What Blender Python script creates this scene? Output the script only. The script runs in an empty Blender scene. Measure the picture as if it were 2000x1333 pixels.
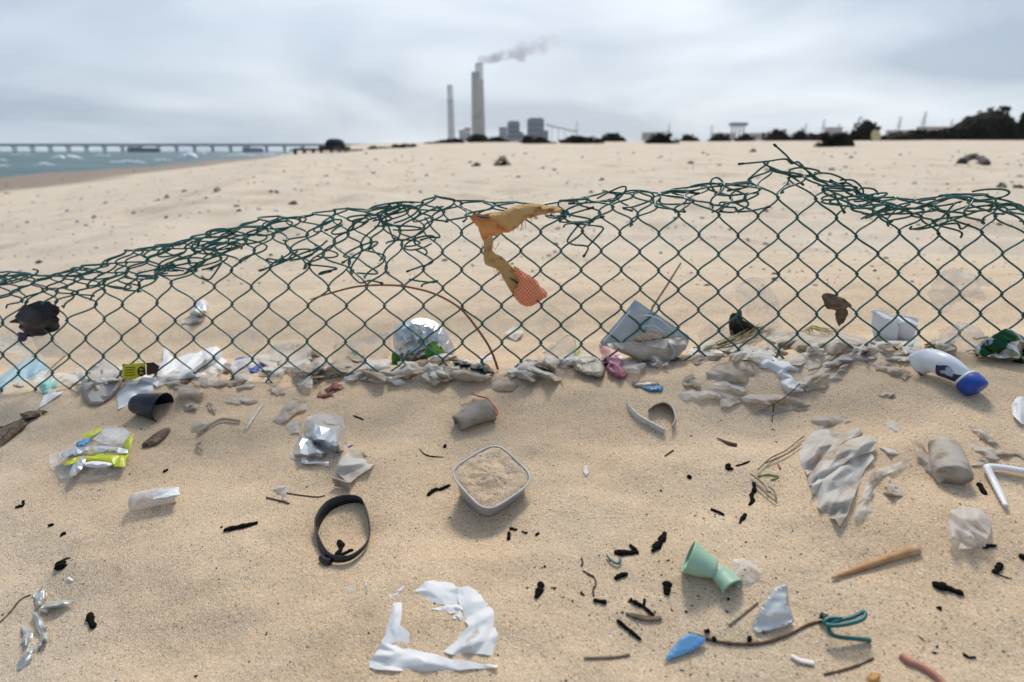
import bpy, bmesh, math, random
import numpy as np
from mathutils import Vector, noise as mnoise
from mathutils.geometry import delaunay_2d_cdt
R = math.radians
rng = np.random.default_rng(7)
random.seed(7)
scene = bpy.context.scene
COL = scene.collection

# ------------------------------------------------------------------ camera
EYE = 0.37
PITCH = R(18.5)
LENS = 20.0
FPX = 2000 * LENS / 36.0
HOR = 666.5 - FPX * math.tan(PITCH)
cam_d = bpy.data.cameras.new('camera')
cam_d.lens = LENS; cam_d.sensor_width = 36
cam_d.clip_start = 0.02; cam_d.clip_end = 40000
cam_d.dof.use_dof = True
cam_d.dof.focus_distance = 0.80
cam_d.dof.aperture_fstop = 3.9
cam = bpy.data.objects.new('camera', cam_d); COL.objects.link(cam)
cam.location = (0, 0, EYE); cam.rotation_euler = (math.pi/2 - PITCH, 0, 0)
scene.camera = cam
scene.render.engine = 'CYCLES'
scene.cycles.volume_bounces = 3
scene.view_settings.view_transform = 'Standard'
scene.view_settings.look = 'None'
scene.view_settings.exposure = 0.85
scene.view_settings.gamma = 1.0
scene.view_settings.use_curve_mapping = False

# ------------------------------------------------------------------ world
SUN_EL, SUN_AZ = R(50), R(8)
sunv = (math.cos(SUN_EL)*math.sin(SUN_AZ), math.cos(SUN_EL)*math.cos(SUN_AZ), math.sin(SUN_EL))
w = bpy.data.worlds.new('World'); scene.world = w; w.use_nodes = True
nt = w.node_tree; nt.nodes.clear()
def wn(t, **k):
    n = nt.nodes.new(t)
    for a, b in k.items(): setattr(n, a, b)
    return n
def wmath(op, a, b=None, clamp=False):
    n = wn('ShaderNodeMath', operation=op); n.use_clamp = clamp
    for i, s in enumerate((a, b)):
        if s is None: continue
        if isinstance(s, (int, float)): n.inputs[i].default_value = s
        else: nt.links.new(s, n.inputs[i])
    return n.outputs[0]
def wmix(f, a, b):
    n = wn('ShaderNodeMix', data_type='RGBA')
    for s, v in ((n.inputs[0], f), (n.inputs[6], a), (n.inputs[7], b)):
        if isinstance(v, tuple): s.default_value = (*v, 1)
        elif isinstance(v, (int, float)): s.default_value = v
        else: nt.links.new(v, s)
    return n.outputs[2]
sky = wn('ShaderNodeTexSky', sky_type='NISHITA'); sky.sun_disc = False
sky.sun_elevation = SUN_EL; sky.sun_rotation = SUN_AZ; sky.air_density = 1.2; sky.dust_density = 2.5
tc = wn('ShaderNodeTexCoord')
sx = wn('ShaderNodeSeparateXYZ'); nt.links.new(tc.outputs['Generated'], sx.inputs[0])
zz = wmath('ADD', wmath('MAXIMUM', sx.outputs[2], 0.0), 0.22)
cb = wn('ShaderNodeCombineXYZ')
nt.links.new(wmath('DIVIDE', sx.outputs[0], zz), cb.inputs[0])
nt.links.new(wmath('DIVIDE', sx.outputs[1], zz), cb.inputs[1])
cb.inputs[2].default_value = 3.7
n1 = wn('ShaderNodeTexNoise'); n1.inputs['Scale'].default_value = 0.72; n1.inputs['Detail'].default_value = 4
n1.inputs['Roughness'].default_value = 0.46; n1.inputs['Distortion'].default_value = 0.5
nt.links.new(cb.outputs[0], n1.inputs['Vector'])
r1 = wn('ShaderNodeValToRGB'); nt.links.new(n1.outputs[0], r1.inputs[0])
r1.color_ramp.elements[0].position = 0.40; r1.color_ramp.elements[1].position = 0.68
dt = wn('ShaderNodeVectorMath', operation='DOT_PRODUCT')
nt.links.new(tc.outputs['Generated'], dt.inputs[0]); dt.inputs[1].default_value = sunv
glow = wmath('POWER', wmath('MAXIMUM', dt.outputs['Value'], 0.0), 5.0)
lift = wmath('ADD', wmath('MULTIPLY', r1.outputs[0], 0.58), wmath('MULTIPLY', glow, 1.3), True)
cloud = wmix(lift, (0.070, 0.130, 0.225), (0.62, 0.66, 0.70))
hz = wmath('POWER', wmath('SUBTRACT', 1.0, wmath('MINIMUM', wmath('MULTIPLY', wmath('MAXIMUM', sx.outputs[2], 0.0), 5.0), 1.0)), 3.0)
cloud = wmix(wmath('MULTIPLY', hz, 0.50), cloud, (0.40, 0.47, 0.535))
vm = wn('ShaderNodeVectorMath', operation='SCALE'); vm.inputs['Scale'].default_value = 0.09
nt.links.new(sky.outputs[0], vm.inputs[0])
fin = wmix(0.86, vm.outputs[0], cloud)
bg = wn('ShaderNodeBackground'); bg.inputs[1].default_value = 1.0
nt.links.new(fin, bg.inputs[0])
wo = wn('ShaderNodeOutputWorld'); nt.links.new(bg.outputs[0], wo.inputs[0])

sd = bpy.data.lights.new('sun', 'SUN'); sd.energy = 1.5; sd.angle = R(14); sd.color = (1.0, 0.955, 0.88)
so = bpy.data.objects.new('sun', sd); COL.objects.link(so)
so.rotation_euler = (-(math.pi/2 - SUN_EL), 0, -SUN_AZ)

# ------------------------------------------------------------------ noise + terrain
def _h(ix, iy, iz, s):
    h = (ix*374761393 + iy*668265263 + iz*1440662683 + s*974634777) & 0xffffffff
    h = ((h ^ (h >> 13))*1274126177) & 0xffffffff
    h = ((h ^ (h >> 16))*2246822519) & 0xffffffff
    return ((h ^ (h >> 15)) & 0xffffff)/float(0x1000000)
def vn(x, y, z=0.0, seed=0):
    x = np.asarray(x, float); y = np.asarray(y, float); z = np.zeros_like(x)+z
    ix = np.floor(x).astype(np.int64); iy = np.floor(y).astype(np.int64); iz = np.floor(z).astype(np.int64)
    fx = x-ix; fy = y-iy; fz = z-iz
    sx_ = fx*fx*(3-2*fx); sy_ = fy*fy*(3-2*fy); sz_ = fz*fz*(3-2*fz)
    o = 0
    for a in (0, 1):
        wa = sx_ if a else 1-sx_
        for b in (0, 1):
            wb = sy_ if b else 1-sy_
            for c in (0, 1):
                wc = sz_ if c else 1-sz_
                o = o + wa*wb*wc*_h(ix+a, iy+b, iz+c, seed)
    return o*2-1
def fbm(x, y, z=0.0, seed=0, o=3):
    r = 0; a = 1.0
    for k in range(o):
        r = r + a*vn(np.asarray(x)*2**k, np.asarray(y)*2**k, z, seed+k*17); a *= .5
    return r
SEA = -3.0
YF0, YFS, CT = 0.951, -0.105, 0.096         # fence line y = YF0 + YFS x, crest height CT x
def sstep(t): t = np.clip(t, 0, 1); return t*t*(3-2*t)
DENTS = []      # (x, y, rx, ry, amp) local hollows and drifts
def far_z(x, y):
    xe = 150*np.tanh(x/150); ye = 165*np.tanh(np.maximum(y, -60)/165)
    s = x + 48 + 0.325*y
    q = np.clip(47-s, 0, 420)
    dr = 2.7*(1-np.exp(-q/17)) + .006*q
    z = 0.004*xe + 0.0195*ye*sstep((s-28)/40) - dr
    d = np.hypot(x, y)
    z = z + 0.08*fbm(x/19+3, y/14, 0, 5, 3)*sstep((d-8)/40)*np.clip((s-4)/30, 0, 1)
    z = z + 0.030*fbm(x/2.6, y/1.5, 0, 9, 3)*sstep((d-1.6)/3)
    z = z + 0.034*fbm(x/.42, y/.30, 0, 13, 2)*sstep((d-1.6)/2)*np.exp(-(d/16)**2)
    return z - 0.075
def zt(x, y):
    x = np.asarray(x, float); y = np.asarray(y, float)
    zf = far_z(x, y)
    yf = YF0 + YFS*x
    crest = CT*x/np.sqrt(1+(x/2.2)**2)
    front = crest - 0.165*np.clip((yf-y)-0.02, 0, 1.2)**0.95
    t = (y-yf)
    back = crest*(1-sstep(t/2.0)) + zf*sstep(t/2.0) - 0.055*np.exp(-((t-0.28)/0.20)**2)*sstep(t/0.15)
    near = np.where(t < 0, front, back)
    dd = np.hypot(x, y-0.5)
    k = sstep((dd-1.6)/2.2)
    z = near*(1-k) + zf*k
    kn = np.exp(-(np.hypot(x, y)/3.0)**2)
    z = z + kn*(0.013*fbm(x/0.36, y/0.24, 0, 21, 3) + 0.0026*fbm(x/0.06, y/0.045, 0, 33, 2))
    for (dx, dy, rx, ry, am) in DENTS:
        z = z + am*np.exp(-((x-dx)/rx)**2-((y-dy)/ry)**2)
    return z
CP, SP = math.cos(PITCH), math.sin(PITCH)
def rays(u, v):
    a = (np.asarray(u, float)-1000)/FPX; b = (666.5-np.asarray(v, float))/FPX
    return a, b*SP+CP, b*CP-SP
GRID = {}
def make_grid():
    xs = np.arange(-2.4, 2.4001, .005); ys = np.arange(.1, 3.2001, .005); X, Y = np.meshgrid(xs, ys)
    GRID['z'] = zt(X.ravel(), Y.ravel()).reshape(X.shape)
def zq(x, y):
    """terrain height, from a fine table near the camera"""
    if not GRID: return zt(x, y)
    fx = (x+2.4)/.005; fy = (y-.1)/.005; Z = GRID['z']; ny, nx = Z.shape
    m = (fx >= 0) & (fx < nx-1) & (fy >= 0) & (fy < ny-1)
    o = np.empty(np.shape(x)); ix = np.floor(fx[m]).astype(int); iy = np.floor(fy[m]).astype(int); ax = fx[m]-ix; ay = fy[m]-iy
    o[m] = (Z[iy, ix]*(1-ax)+Z[iy, ix+1]*ax)*(1-ay)+(Z[iy+1, ix]*(1-ax)+Z[iy+1, ix+1]*ax)*ay
    if (~m).any(): o[~m] = zt(x[~m], y[~m])
    return o
def gnd(u, v, h=0.0, plane=None):
    """where the line of sight through photo point (u, v) meets the ground raised by h"""
    dx, dy, dz = rays(u, v); h = np.zeros_like(dx)+h; n = len(dx)
    ts = np.geomspace(.22, 2.6, 70) if (v.min() > 540 and plane is None) else np.geomspace(.22, 6000, 330)
    T = ts[None, :]*np.ones((n, 1))
    zg = np.full(T.shape, plane) if plane is not None else zq(T*dx[:, None], T*dy[:, None])
    G = EYE+T*dz[:, None]-zg-h[:, None]
    hit = G <= 0; k = np.where(hit.any(1), hit.argmax(1), len(ts)-1); k = np.maximum(k, 1)
    a = ts[k-1].copy(); b = ts[k].copy()
    for _ in range(22):
        m = (a+b)/2
        g = EYE+m*dz-((zq(m*dx, m*dy) if plane is None else plane)+h)
        a = np.where(g > 0, m, a); b = np.where(g > 0, b, m)
    m = (a+b)/2
    return np.stack([m*dx, m*dy, EYE+m*dz], -1)
def g1(u, v, h=0.0): return gnd(np.array([float(u)]), np.array([float(v)]), h)[0]
def pln(u, v, y):
    dx, dy, dz = rays(u, v); t = np.asarray(y)/dy
    return np.stack([t*dx, t*dy, EYE+t*dz], -1)
def mpp(u, v):                               # metres for one photo pixel at the ground there
    p = g1(u, v); return (p[1]*CP+(EYE-p[2])*SP)/FPX
LEAN = math.tan(R(17))
def fence_pt(u, v, off=0.0):
    dx, dy, dz = rays(u, v)
    t = (YF0+LEAN*EYE)/(dy - YFS*dx - LEAN*dz + LEAN*CT*0.35*dx)
    p = np.stack([t*dx, t*dy, EYE+t*dz], -1)
    p[..., 1] += off
    return p
for (u, v, ru, rv, am) in [(945, 985, .075, .06, -.010), (930, 1040, .06, .03, -.007), (670, 1040, .045, .04, -.006), (1640, 960, .10, .09, .012),
        (1870, 770, .07, .05, .012), (300, 985, .07, .05, .008), (660, 900, .10, .07, .010), (200, 905, .10, .06, .012), (860, 1240, .10, .08, .008),
        (1390, 1120, .07, .05, .008), (1500, 1240, .05, .04, .006), (1500, 740, .2, .06, .018), (380, 770, .12, .05, .015), (1280, 820, .07, .05, .008),
        (60, 1230, .12, .09, -.014), (260, 1290, .15, .06, -.010), (1900, 1030, .06, .04, .008), (450, 840, .1, .05, .01), (1700, 880, .3, .05, .010)]:
    p = g1(u, v); DENTS.append((p[0], p[1], ru, rv, am))
make_grid()

# ------------------------------------------------------------------ materials
MATS = {}
def mat(name, col, rough=0.6, metal=0.0, spec=0.4, col2=None, nscale=60, ramp=(0.42, 0.6), bump=0.0, bscale=300, dust=0.0, dscale=90, clear=0.0, trl=0.0, stretch=None, dustcol=(0.42, 0.32, 0.215)):
    if name in MATS: return MATS[name]
    m = bpy.data.materials.new(name); m.use_nodes = True; t = m.node_tree; N = t.nodes; L = t.links; N.clear()
    out = N.new('ShaderNodeOutputMaterial'); b = N.new('ShaderNodeBsdfPrincipled')
    tcn = N.new('ShaderNodeTexCoord'); vec = tcn.outputs['Object']
    if stretch:
        mp = N.new('ShaderNodeMapping'); mp.inputs['Scale'].default_value = stretch; L.new(vec, mp.inputs[0]); vec = mp.outputs[0]
    b.inputs['Roughness'].default_value = rough; b.inputs['Metallic'].default_value = metal
    b.inputs['Specular IOR Level'].default_value = spec
    src = None
    def noise(sc, det=4):
        n = N.new('ShaderNodeTexNoise'); n.inputs['Scale'].default_value = sc; n.inputs['Detail'].default_value = det; L.new(vec, n.inputs['Vector']); return n
    def mix(f, a, bb):
        n = N.new('ShaderNodeMix'); n.data_type = 'RGBA'
        for s, v in ((n.inputs[0], f), (n.inputs[6], a), (n.inputs[7], bb)):
            if isinstance(v, tuple): s.default_value = (*v, 1)
            elif isinstance(v, float): s.default_value = v
            else: L.new(v, s)
        return n.outputs[2]
    def rmp(s, a, bb):
        r = N.new('ShaderNodeMapRange'); r.inputs[1].default_value = a; r.inputs[2].default_value = bb; L.new(s, r.inputs[0]); return r.outputs[0]
    cur = tuple(col)
    if col2: cur = mix(rmp(noise(nscale).outputs[0], *ramp), cur, tuple(col2))
    df = None
    if dust > 0:
        df = rmp(noise(dscale, 6).outputs[0], 0.72-dust*0.6, 0.86-dust*0.5)
        cur = mix(df, cur, dustcol)
    if isinstance(cur, tuple): b.inputs['Base Color'].default_value = (*cur, 1)
    else: L.new(cur, b.inputs['Base Color'])
    if bump > 0:
        bn = N.new('ShaderNodeBump'); bn.inputs['Strength'].default_value = bump; bn.inputs['Distance'].default_value = 0.003
        L.new(noise(bscale, 5).outputs[0], bn.inputs['Height']); L.new(bn.outputs[0], b.inputs['Normal'])
    sh = b.outputs[0]
    if trl > 0:
        tr = N.new('ShaderNodeBsdfTranslucent')
        if isinstance(cur, tuple): tr.inputs[0].default_value = (*cur, 1)
        else: L.new(cur, tr.inputs[0])
        mx = N.new('ShaderNodeMixShader'); mx.inputs[0].default_value = trl; L.new(sh, mx.inputs[1]); L.new(tr.outputs[0], mx.inputs[2]); sh = mx.outputs[0]
    if clear > 0:
        tp = N.new('ShaderNodeBsdfTransparent'); tp.inputs[0].default_value = (0.97, 0.97, 0.97, 1)
        mx = N.new('ShaderNodeMixShader')
        lw = N.new('ShaderNodeLayerWeight'); lw.inputs[0].default_value = 0.35
        f = rmp(lw.outputs['Facing'], 0.0, 1.0)
        rr = N.new('ShaderNodeMapRange'); rr.inputs[3].default_value = 1-clear; rr.inputs[4].default_value = min(1.0, 1.45-clear); L.new(f, rr.inputs[0])
        ln = rmp(noise(34, 6).outputs[0], .50, .64); lm = N.new('ShaderNodeMath'); lm.operation = 'MULTIPLY_ADD'; L.new(ln, lm.inputs[0]); lm.inputs[1].default_value = .30; L.new(rr.outputs[0], lm.inputs[2])
        lm.use_clamp = True; fac = lm.outputs[0]
        if df is not None:
            mm = N.new('ShaderNodeMath'); mm.operation = 'MAXIMUM'; L.new(fac, mm.inputs[0]); L.new(df, mm.inputs[1]); fac = mm.outputs[0]
        L.new(fac, mx.inputs[0]); L.new(tp.outputs[0], mx.inputs[1]); L.new(sh, mx.inputs[2]); sh = mx.outputs[0]
    L.new(sh, out.inputs[0]); MATS[name] = m
    return m

def sand_mat():
    m = bpy.data.materials.new('beach sand'); m.use_nodes = True; t = m.node_tree; N = t.nodes; L = t.links
    b = N['Principled BSDF']; b.inputs['Roughness'].default_value = 0.95; b.inputs['Specular IOR Level'].default_value = 0.15
    geo = N.new('ShaderNodeNewGeometry'); pos = geo.outputs['Position']
    def noise(sc, det, rough=.5):
        n = N.new('ShaderNodeTexNoise'); n.inputs['Scale'].default_value = sc; n.inputs['Detail'].default_value = det; n.inputs['Roughness'].default_value = rough
        L.new(pos, n.inputs['Vector']); return n.outputs[0]
    def mr(s, a, bb, c=0.0, d=1.0):
        r = N.new('ShaderNodeMapRange'); L.new(s, r.inputs[0])
        for i, v in enumerate((a, bb, c, d)): r.inputs[i+1].default_value = v
        return r.outputs[0]
    def mix(f, a, bb, mode='MIX'):
        n = N.new('ShaderNodeMix'); n.data_type = 'RGBA'; n.blend_type = mode
        for s, v in ((n.inputs[0], f), (n.inputs[6], a), (n.inputs[7], bb)):
            if isinstance(v, tuple): s.default_value = (*v, 1)
            elif isinstance(v, float): s.default_value = v
            else: L.new(v, s)
        return n.outputs[2]
    base = mix(mr(noise(5, 5, .6), .35, .65), (0.60, 0.435, 0.28), (0.66, 0.495, 0.33))
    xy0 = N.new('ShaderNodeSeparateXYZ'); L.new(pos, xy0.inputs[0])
    dry = N.new('ShaderNodeMath'); dry.operation = 'MAXIMUM'; L.new(mr(noise(0.35, 5, .6), .42, .64, 0, .8), dry.inputs[0]); L.new(mr(xy0.outputs[1], 1.0, 2.6, 0, .75), dry.inputs[1])  # factor for paler, greyer sand: random patches, and increasing beyond the fence line
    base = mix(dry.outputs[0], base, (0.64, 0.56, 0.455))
    base = mix(mr(noise(1.3, 6, .65), .50, .68, 0, .75), base, (0.47, 0.375, 0.27))
    vo = N.new('ShaderNodeTexVoronoi'); vo.inputs['Scale'].default_value = 780; L.new(pos, vo.inputs['Vector'])
    sp = N.new('ShaderNodeSeparateColor'); L.new(vo.outputs['Color'], sp.inputs[0])
    grain = mr(sp.outputs[0], 0, 1, .80, 1.16)
    gm = N.new('ShaderNodeVectorMath'); gm.operation = 'SCALE'; L.new(base, gm.inputs[0]); L.new(grain, gm.inputs['Scale'])
    c = gm.outputs[0]
    c = mix(mr(sp.outputs[1], .965, .98), c, (0.20, 0.13, 0.085))
    c = mix(mr(sp.outputs[2], .972, .985), c, (0.74, 0.68, 0.60))
    xyz = N.new('ShaderNodeSeparateXYZ'); L.new(pos, xyz.inputs[0])
    wet = mr(xyz.outputs[2], SEA+0.45, SEA+1.05, 1, 0)
    wn_ = N.new('ShaderNodeMath'); wn_.operation = 'MULTIPLY_ADD'; L.new(noise(.06, 3), wn_.inputs[0]); wn_.inputs[1].default_value = .5; L.new(wet, wn_.inputs[2])
    wf = mr(wn_.outputs[0], .45, .95, 0, 1)
    c = mix(wf, c, (0.25, 0.18, 0.12))
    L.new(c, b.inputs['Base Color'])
    rgh = mr(wf, 0, 1, .95, .5); L.new(rgh, b.inputs['Roughness'])
    bn = N.new('ShaderNodeBump'); bn.inputs['Strength'].default_value = .5; bn.inputs['Distance'].default_value = .0016
    ad = N.new('ShaderNodeMath'); ad.operation = 'ADD'; L.new(vo.outputs['Distance'], ad.inputs[0]); L.new(noise(260, 4), ad.inputs[1])
    L.new(ad.outputs[0], bn.inputs['Height'])
    b2 = N.new('ShaderNodeBump'); b2.inputs['Strength'].default_value = .35; b2.inputs['Distance'].default_value = .012
    L.new(noise(26, 5, .6), b2.inputs['Height']); L.new(bn.outputs[0], b2.inputs['Normal']); L.new(b2.outputs[0], b.inputs['Normal'])
    MATS['sand'] = m; return m
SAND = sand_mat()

# ------------------------------------------------------------------ object helpers
def mesh_obj(name, verts, faces, m, parent=None, smooth=True, solid=0.0, origin=None):
    v = np.asarray(verts, float)
    if parent is not None:
        o0 = np.zeros(3); q = parent
        while q is not None: o0 = o0+np.array(q.location); q = q.parent
    elif origin is not None: o0 = np.asarray(origin, float)
    else: o0 = np.array([(v[:, 0].min()+v[:, 0].max())/2, (v[:, 1].min()+v[:, 1].max())/2, v[:, 2].min()])
    me = bpy.data.meshes.new(name); me.from_pydata((v-o0).tolist(), [], faces)
    me.polygons.foreach_set('use_smooth', [smooth]*len(me.polygons)); me.materials.append(m); me.update()
    ob = bpy.data.objects.new(name, me); COL.objects.link(ob)
    if parent is not None: ob.parent = parent
    else: ob.location = o0
    if solid:
        md = ob.modifiers.new('thickness', 'SOLIDIFY'); md.thickness = solid; md.offset = -1
    return ob
def tag(o, label, cat, group=None):
    o['label'] = label; o['category'] = cat
    if group: o['group'] = group
    return o
def thing(name, label, cat, loc, group=None):
    e = bpy.data.objects.new(name, None); COL.objects.link(e); e.location = [float(q) for q in loc]; e.empty_display_size = .02
    return tag(e, label, cat, group)
def setting(o, kind='structure'): o['kind'] = kind; return o

def catmull(P, n=6, closed=False):
    P = [np.asarray(p, float) for p in P]; k = len(P); out = []
    rngk = range(k) if closed else range(k-1)
    for i in rngk:
        if closed: p0, p1, p2, p3 = P[i-1], P[i], P[(i+1) % k], P[(i+2) % k]
        else: p0, p1, p2, p3 = P[max(i-1, 0)], P[i], P[i+1], P[min(i+2, k-1)]
        for j in range(n):
            t = j/n
            out.append(.5*((2*p1)+(-p0+p2)*t+(2*p0-5*p1+4*p2-p3)*t*t+(-p0+3*p1-3*p2+p3)*t**3))
    if not closed: out.append(P[-1])
    return np.array(out)
def tube_geo(P, rad, sides=6, squash=1.0, closed=False):
    P = np.asarray(P, float); n = len(P); rad = np.zeros(n)+rad
    T = np.gradient(P, axis=0)
    if closed: T = np.roll(P, -1, 0)-np.roll(P, 1, 0)
    T /= np.linalg.norm(T, axis=1)[:, None]+1e-12
    up = np.array([0, 0, 1.0]); a = np.cross(T[0], up)
    if np.linalg.norm(a) < .05: a = np.cross(T[0], [1, 0, 0])
    a /= np.linalg.norm(a); V = []
    for i in range(n):
        a = a-T[i]*np.dot(a, T[i]); a /= np.linalg.norm(a)+1e-12
        b = np.cross(T[i], a)
        for s in range(sides):
            th = 2*math.pi*s/sides
            V.append(P[i]+rad[i]*(math.cos(th)*a+squash*math.sin(th)*b))
    F = []
    for i in range(n if closed else n-1):
        i2 = (i+1) % n
        for s in range(sides):
            s2 = (s+1) % sides
            F.append((i*sides+s, i*sides+s2, i2*sides+s2, i2*sides+s))
    if not closed:
        F.append(tuple(range(sides))[::-1]); F.append(tuple((n-1)*sides+s for s in range(sides)))
    return np.array(V), F
def join(parts):
    V = []; F = []; k = 0
    for v, f in parts:
        V.append(np.asarray(v)); F += [tuple(i+k for i in q) for q in f]; k += len(v)
    return np.concatenate(V), F
def px_tube(pts, r, h=None, n=6, sides=6, jit=0.0, seed=1, taper=None, squash=1.0):
    """tube lying on the ground through photo points"""
    P = catmull(pts, n); h = r*0.6 if h is None else h
    if np.ndim(h) > 0: h = np.interp(np.linspace(0, 1, len(P)), np.linspace(0, 1, len(h)), h)
    W = gnd(P[:, 0], P[:, 1], h)
    rad = np.full(len(W), r)
    if taper: rad = rad*np.interp(np.linspace(0, 1, len(W)), np.linspace(0, 1, len(taper)), taper)
    if jit: rad = rad*(1+jit*vn(np.arange(len(W))*.8+seed*7.3, np.zeros(len(W)), 0, seed))
    V, F = tube_geo(W, rad, sides, squash)
    if jit: V = V+(jit*r*.5)*np.stack([vn(V[:, 0]*300, V[:, 1]*300, V[:, 2]*300, seed+k) for k in range(3)], -1)
    return V, F
def twig(name, pts, r, m, label=None, cat=None, parent=None, group=None, **k):
    V, F = px_tube(pts, r, **k); o = mesh_obj(name, V, F, m, parent)
    if parent is None: tag(o, label, cat, group)
    return o

def tri(x): return 2*np.abs(2*(x-np.floor(x+.5)))-1
def film_geo(P, mode, yb, edge, bulge, fr, seed, fdir, g, sm, rag, grow):
    """torn or folded sheet: a few large creased panels between fold points of different height"""
    r = np.random.default_rng(seed+11); P = np.asarray(P, float)
    if mode == 'u':
        q = catmull(P, 3, True); c0 = q.mean(0); t_ = np.arange(len(q))/len(q)*2*math.pi
        P = c0+(q-c0)*(1+.16*vn(np.cos(t_)*1.6+seed, np.sin(t_)*1.6, 0, seed)+.12*vn(np.cos(t_)*5+seed, np.sin(t_)*5, 0, seed+1))[:, None]
    if fdir is None:
        cv = np.cov((P-P.mean(0)).T); ev, evec = np.linalg.eigh(cv); th = math.atan2(evec[1, 1], evec[0, 1])+r.uniform(-.35, .35); el = 2.0
    else: th = R(fdir); el = 2.1
    M = np.array([[math.cos(th)/el, math.sin(th)/el], [-math.sin(th), math.cos(th)]]); Mi = np.linalg.inv(M)
    S = P@M.T
    ar = .5*abs(np.sum(S[:, 0]*np.roll(S[:, 1], -1)-S[:, 1]*np.roll(S[:, 0], -1))); per = np.linalg.norm(S-np.roll(S, -1, 0), axis=1).sum()
    g = float(np.clip(2.2*ar/per*.62, 3.2, 13.0))*(2.0-grow)
    pts = []
    for i in range(len(S)):
        a, b = S[i], S[(i+1) % len(S)]; k = max(1, int(round(np.linalg.norm(b-a)/g)))
        for j in range(k): pts.append(a+(b-a)*j/k+(r.normal(0, .10*g, 2) if j else 0))
    B = np.array(pts); A = B; C = np.roll(B, -1, 0); x0, y0 = B.min(0); x1, y1 = B.max(0)
    gx, gy = np.meshgrid(np.arange(x0, x1+g, g), np.arange(y0, y1+g, g*.87)); gx = gx+(np.arange(gx.shape[0]) % 2)[:, None]*g*.5
    Q = np.stack([gx.ravel(), gy.ravel()], -1); Q = Q+r.uniform(-.38, .38, Q.shape)*g
    ins = np.zeros(len(Q), bool); dQ = np.full(len(Q), 1e9)
    def dist(q):
        d = np.full(len(q), 1e9)
        for a, c in zip(A, C):
            ac = c-a; t = np.clip(((q-a)@ac)/(ac@ac+1e-9), 0, 1); d = np.minimum(d, np.linalg.norm(q-(a+t[:, None]*ac), axis=1))
        return d
    for a, c in zip(A, C):
        cnd = (a[1] > Q[:, 1]) != (c[1] > Q[:, 1]); xx = (c[0]-a[0])*(Q[:, 1]-a[1])/((c[1]-a[1]) if abs(c[1]-a[1]) > 1e-9 else 1e-9)+a[0]; ins ^= cnd & (Q[:, 0] < xx)
    Q = Q[ins]
    if len(Q): Q = Q[dist(Q) > g*.45]
    allp = np.concatenate([B, Q]) if len(Q) else B; nb = len(B)
    vs, es, fs, ov, oe, of = delaunay_2d_cdt([Vector(p) for p in allp.tolist()], [(i, (i+1) % nb) for i in range(nb)], [], 1, 1e-4)
    U = np.array([[p.x, p.y] for p in vs]); F = [tuple(f)[::-1] for f in fs if len(f) >= 3]
    d = dist(U); mx = max(d.max(), 1e-6); e = np.clip(d/(.8*max(mx, g)), 0, 1); ob = d < 1e-3; U = U@Mi.T; n = len(U)
    rnd = r.uniform(0, 1, n)
    if mode == 'g':
        hb = np.where((grow >= 1) & (vn(U[:, 0]/22., U[:, 1]/22., 0, seed+3) > .38), -.002, rnd*.60*bulge)
        h = np.where(ob, hb, bulge*(.30*e+.75*rnd**1.2)); h = np.maximum(h+edge, -.004)
        return gnd(U[:, 0], U[:, 1], h), F
    W = pln(U[:, 0], U[:, 1], np.full(n, float(yb))); W[:, 1] -= bulge*np.where(ob, .5*(rnd-.5), .45*e+.9*(rnd-.35)); return W, F
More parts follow.
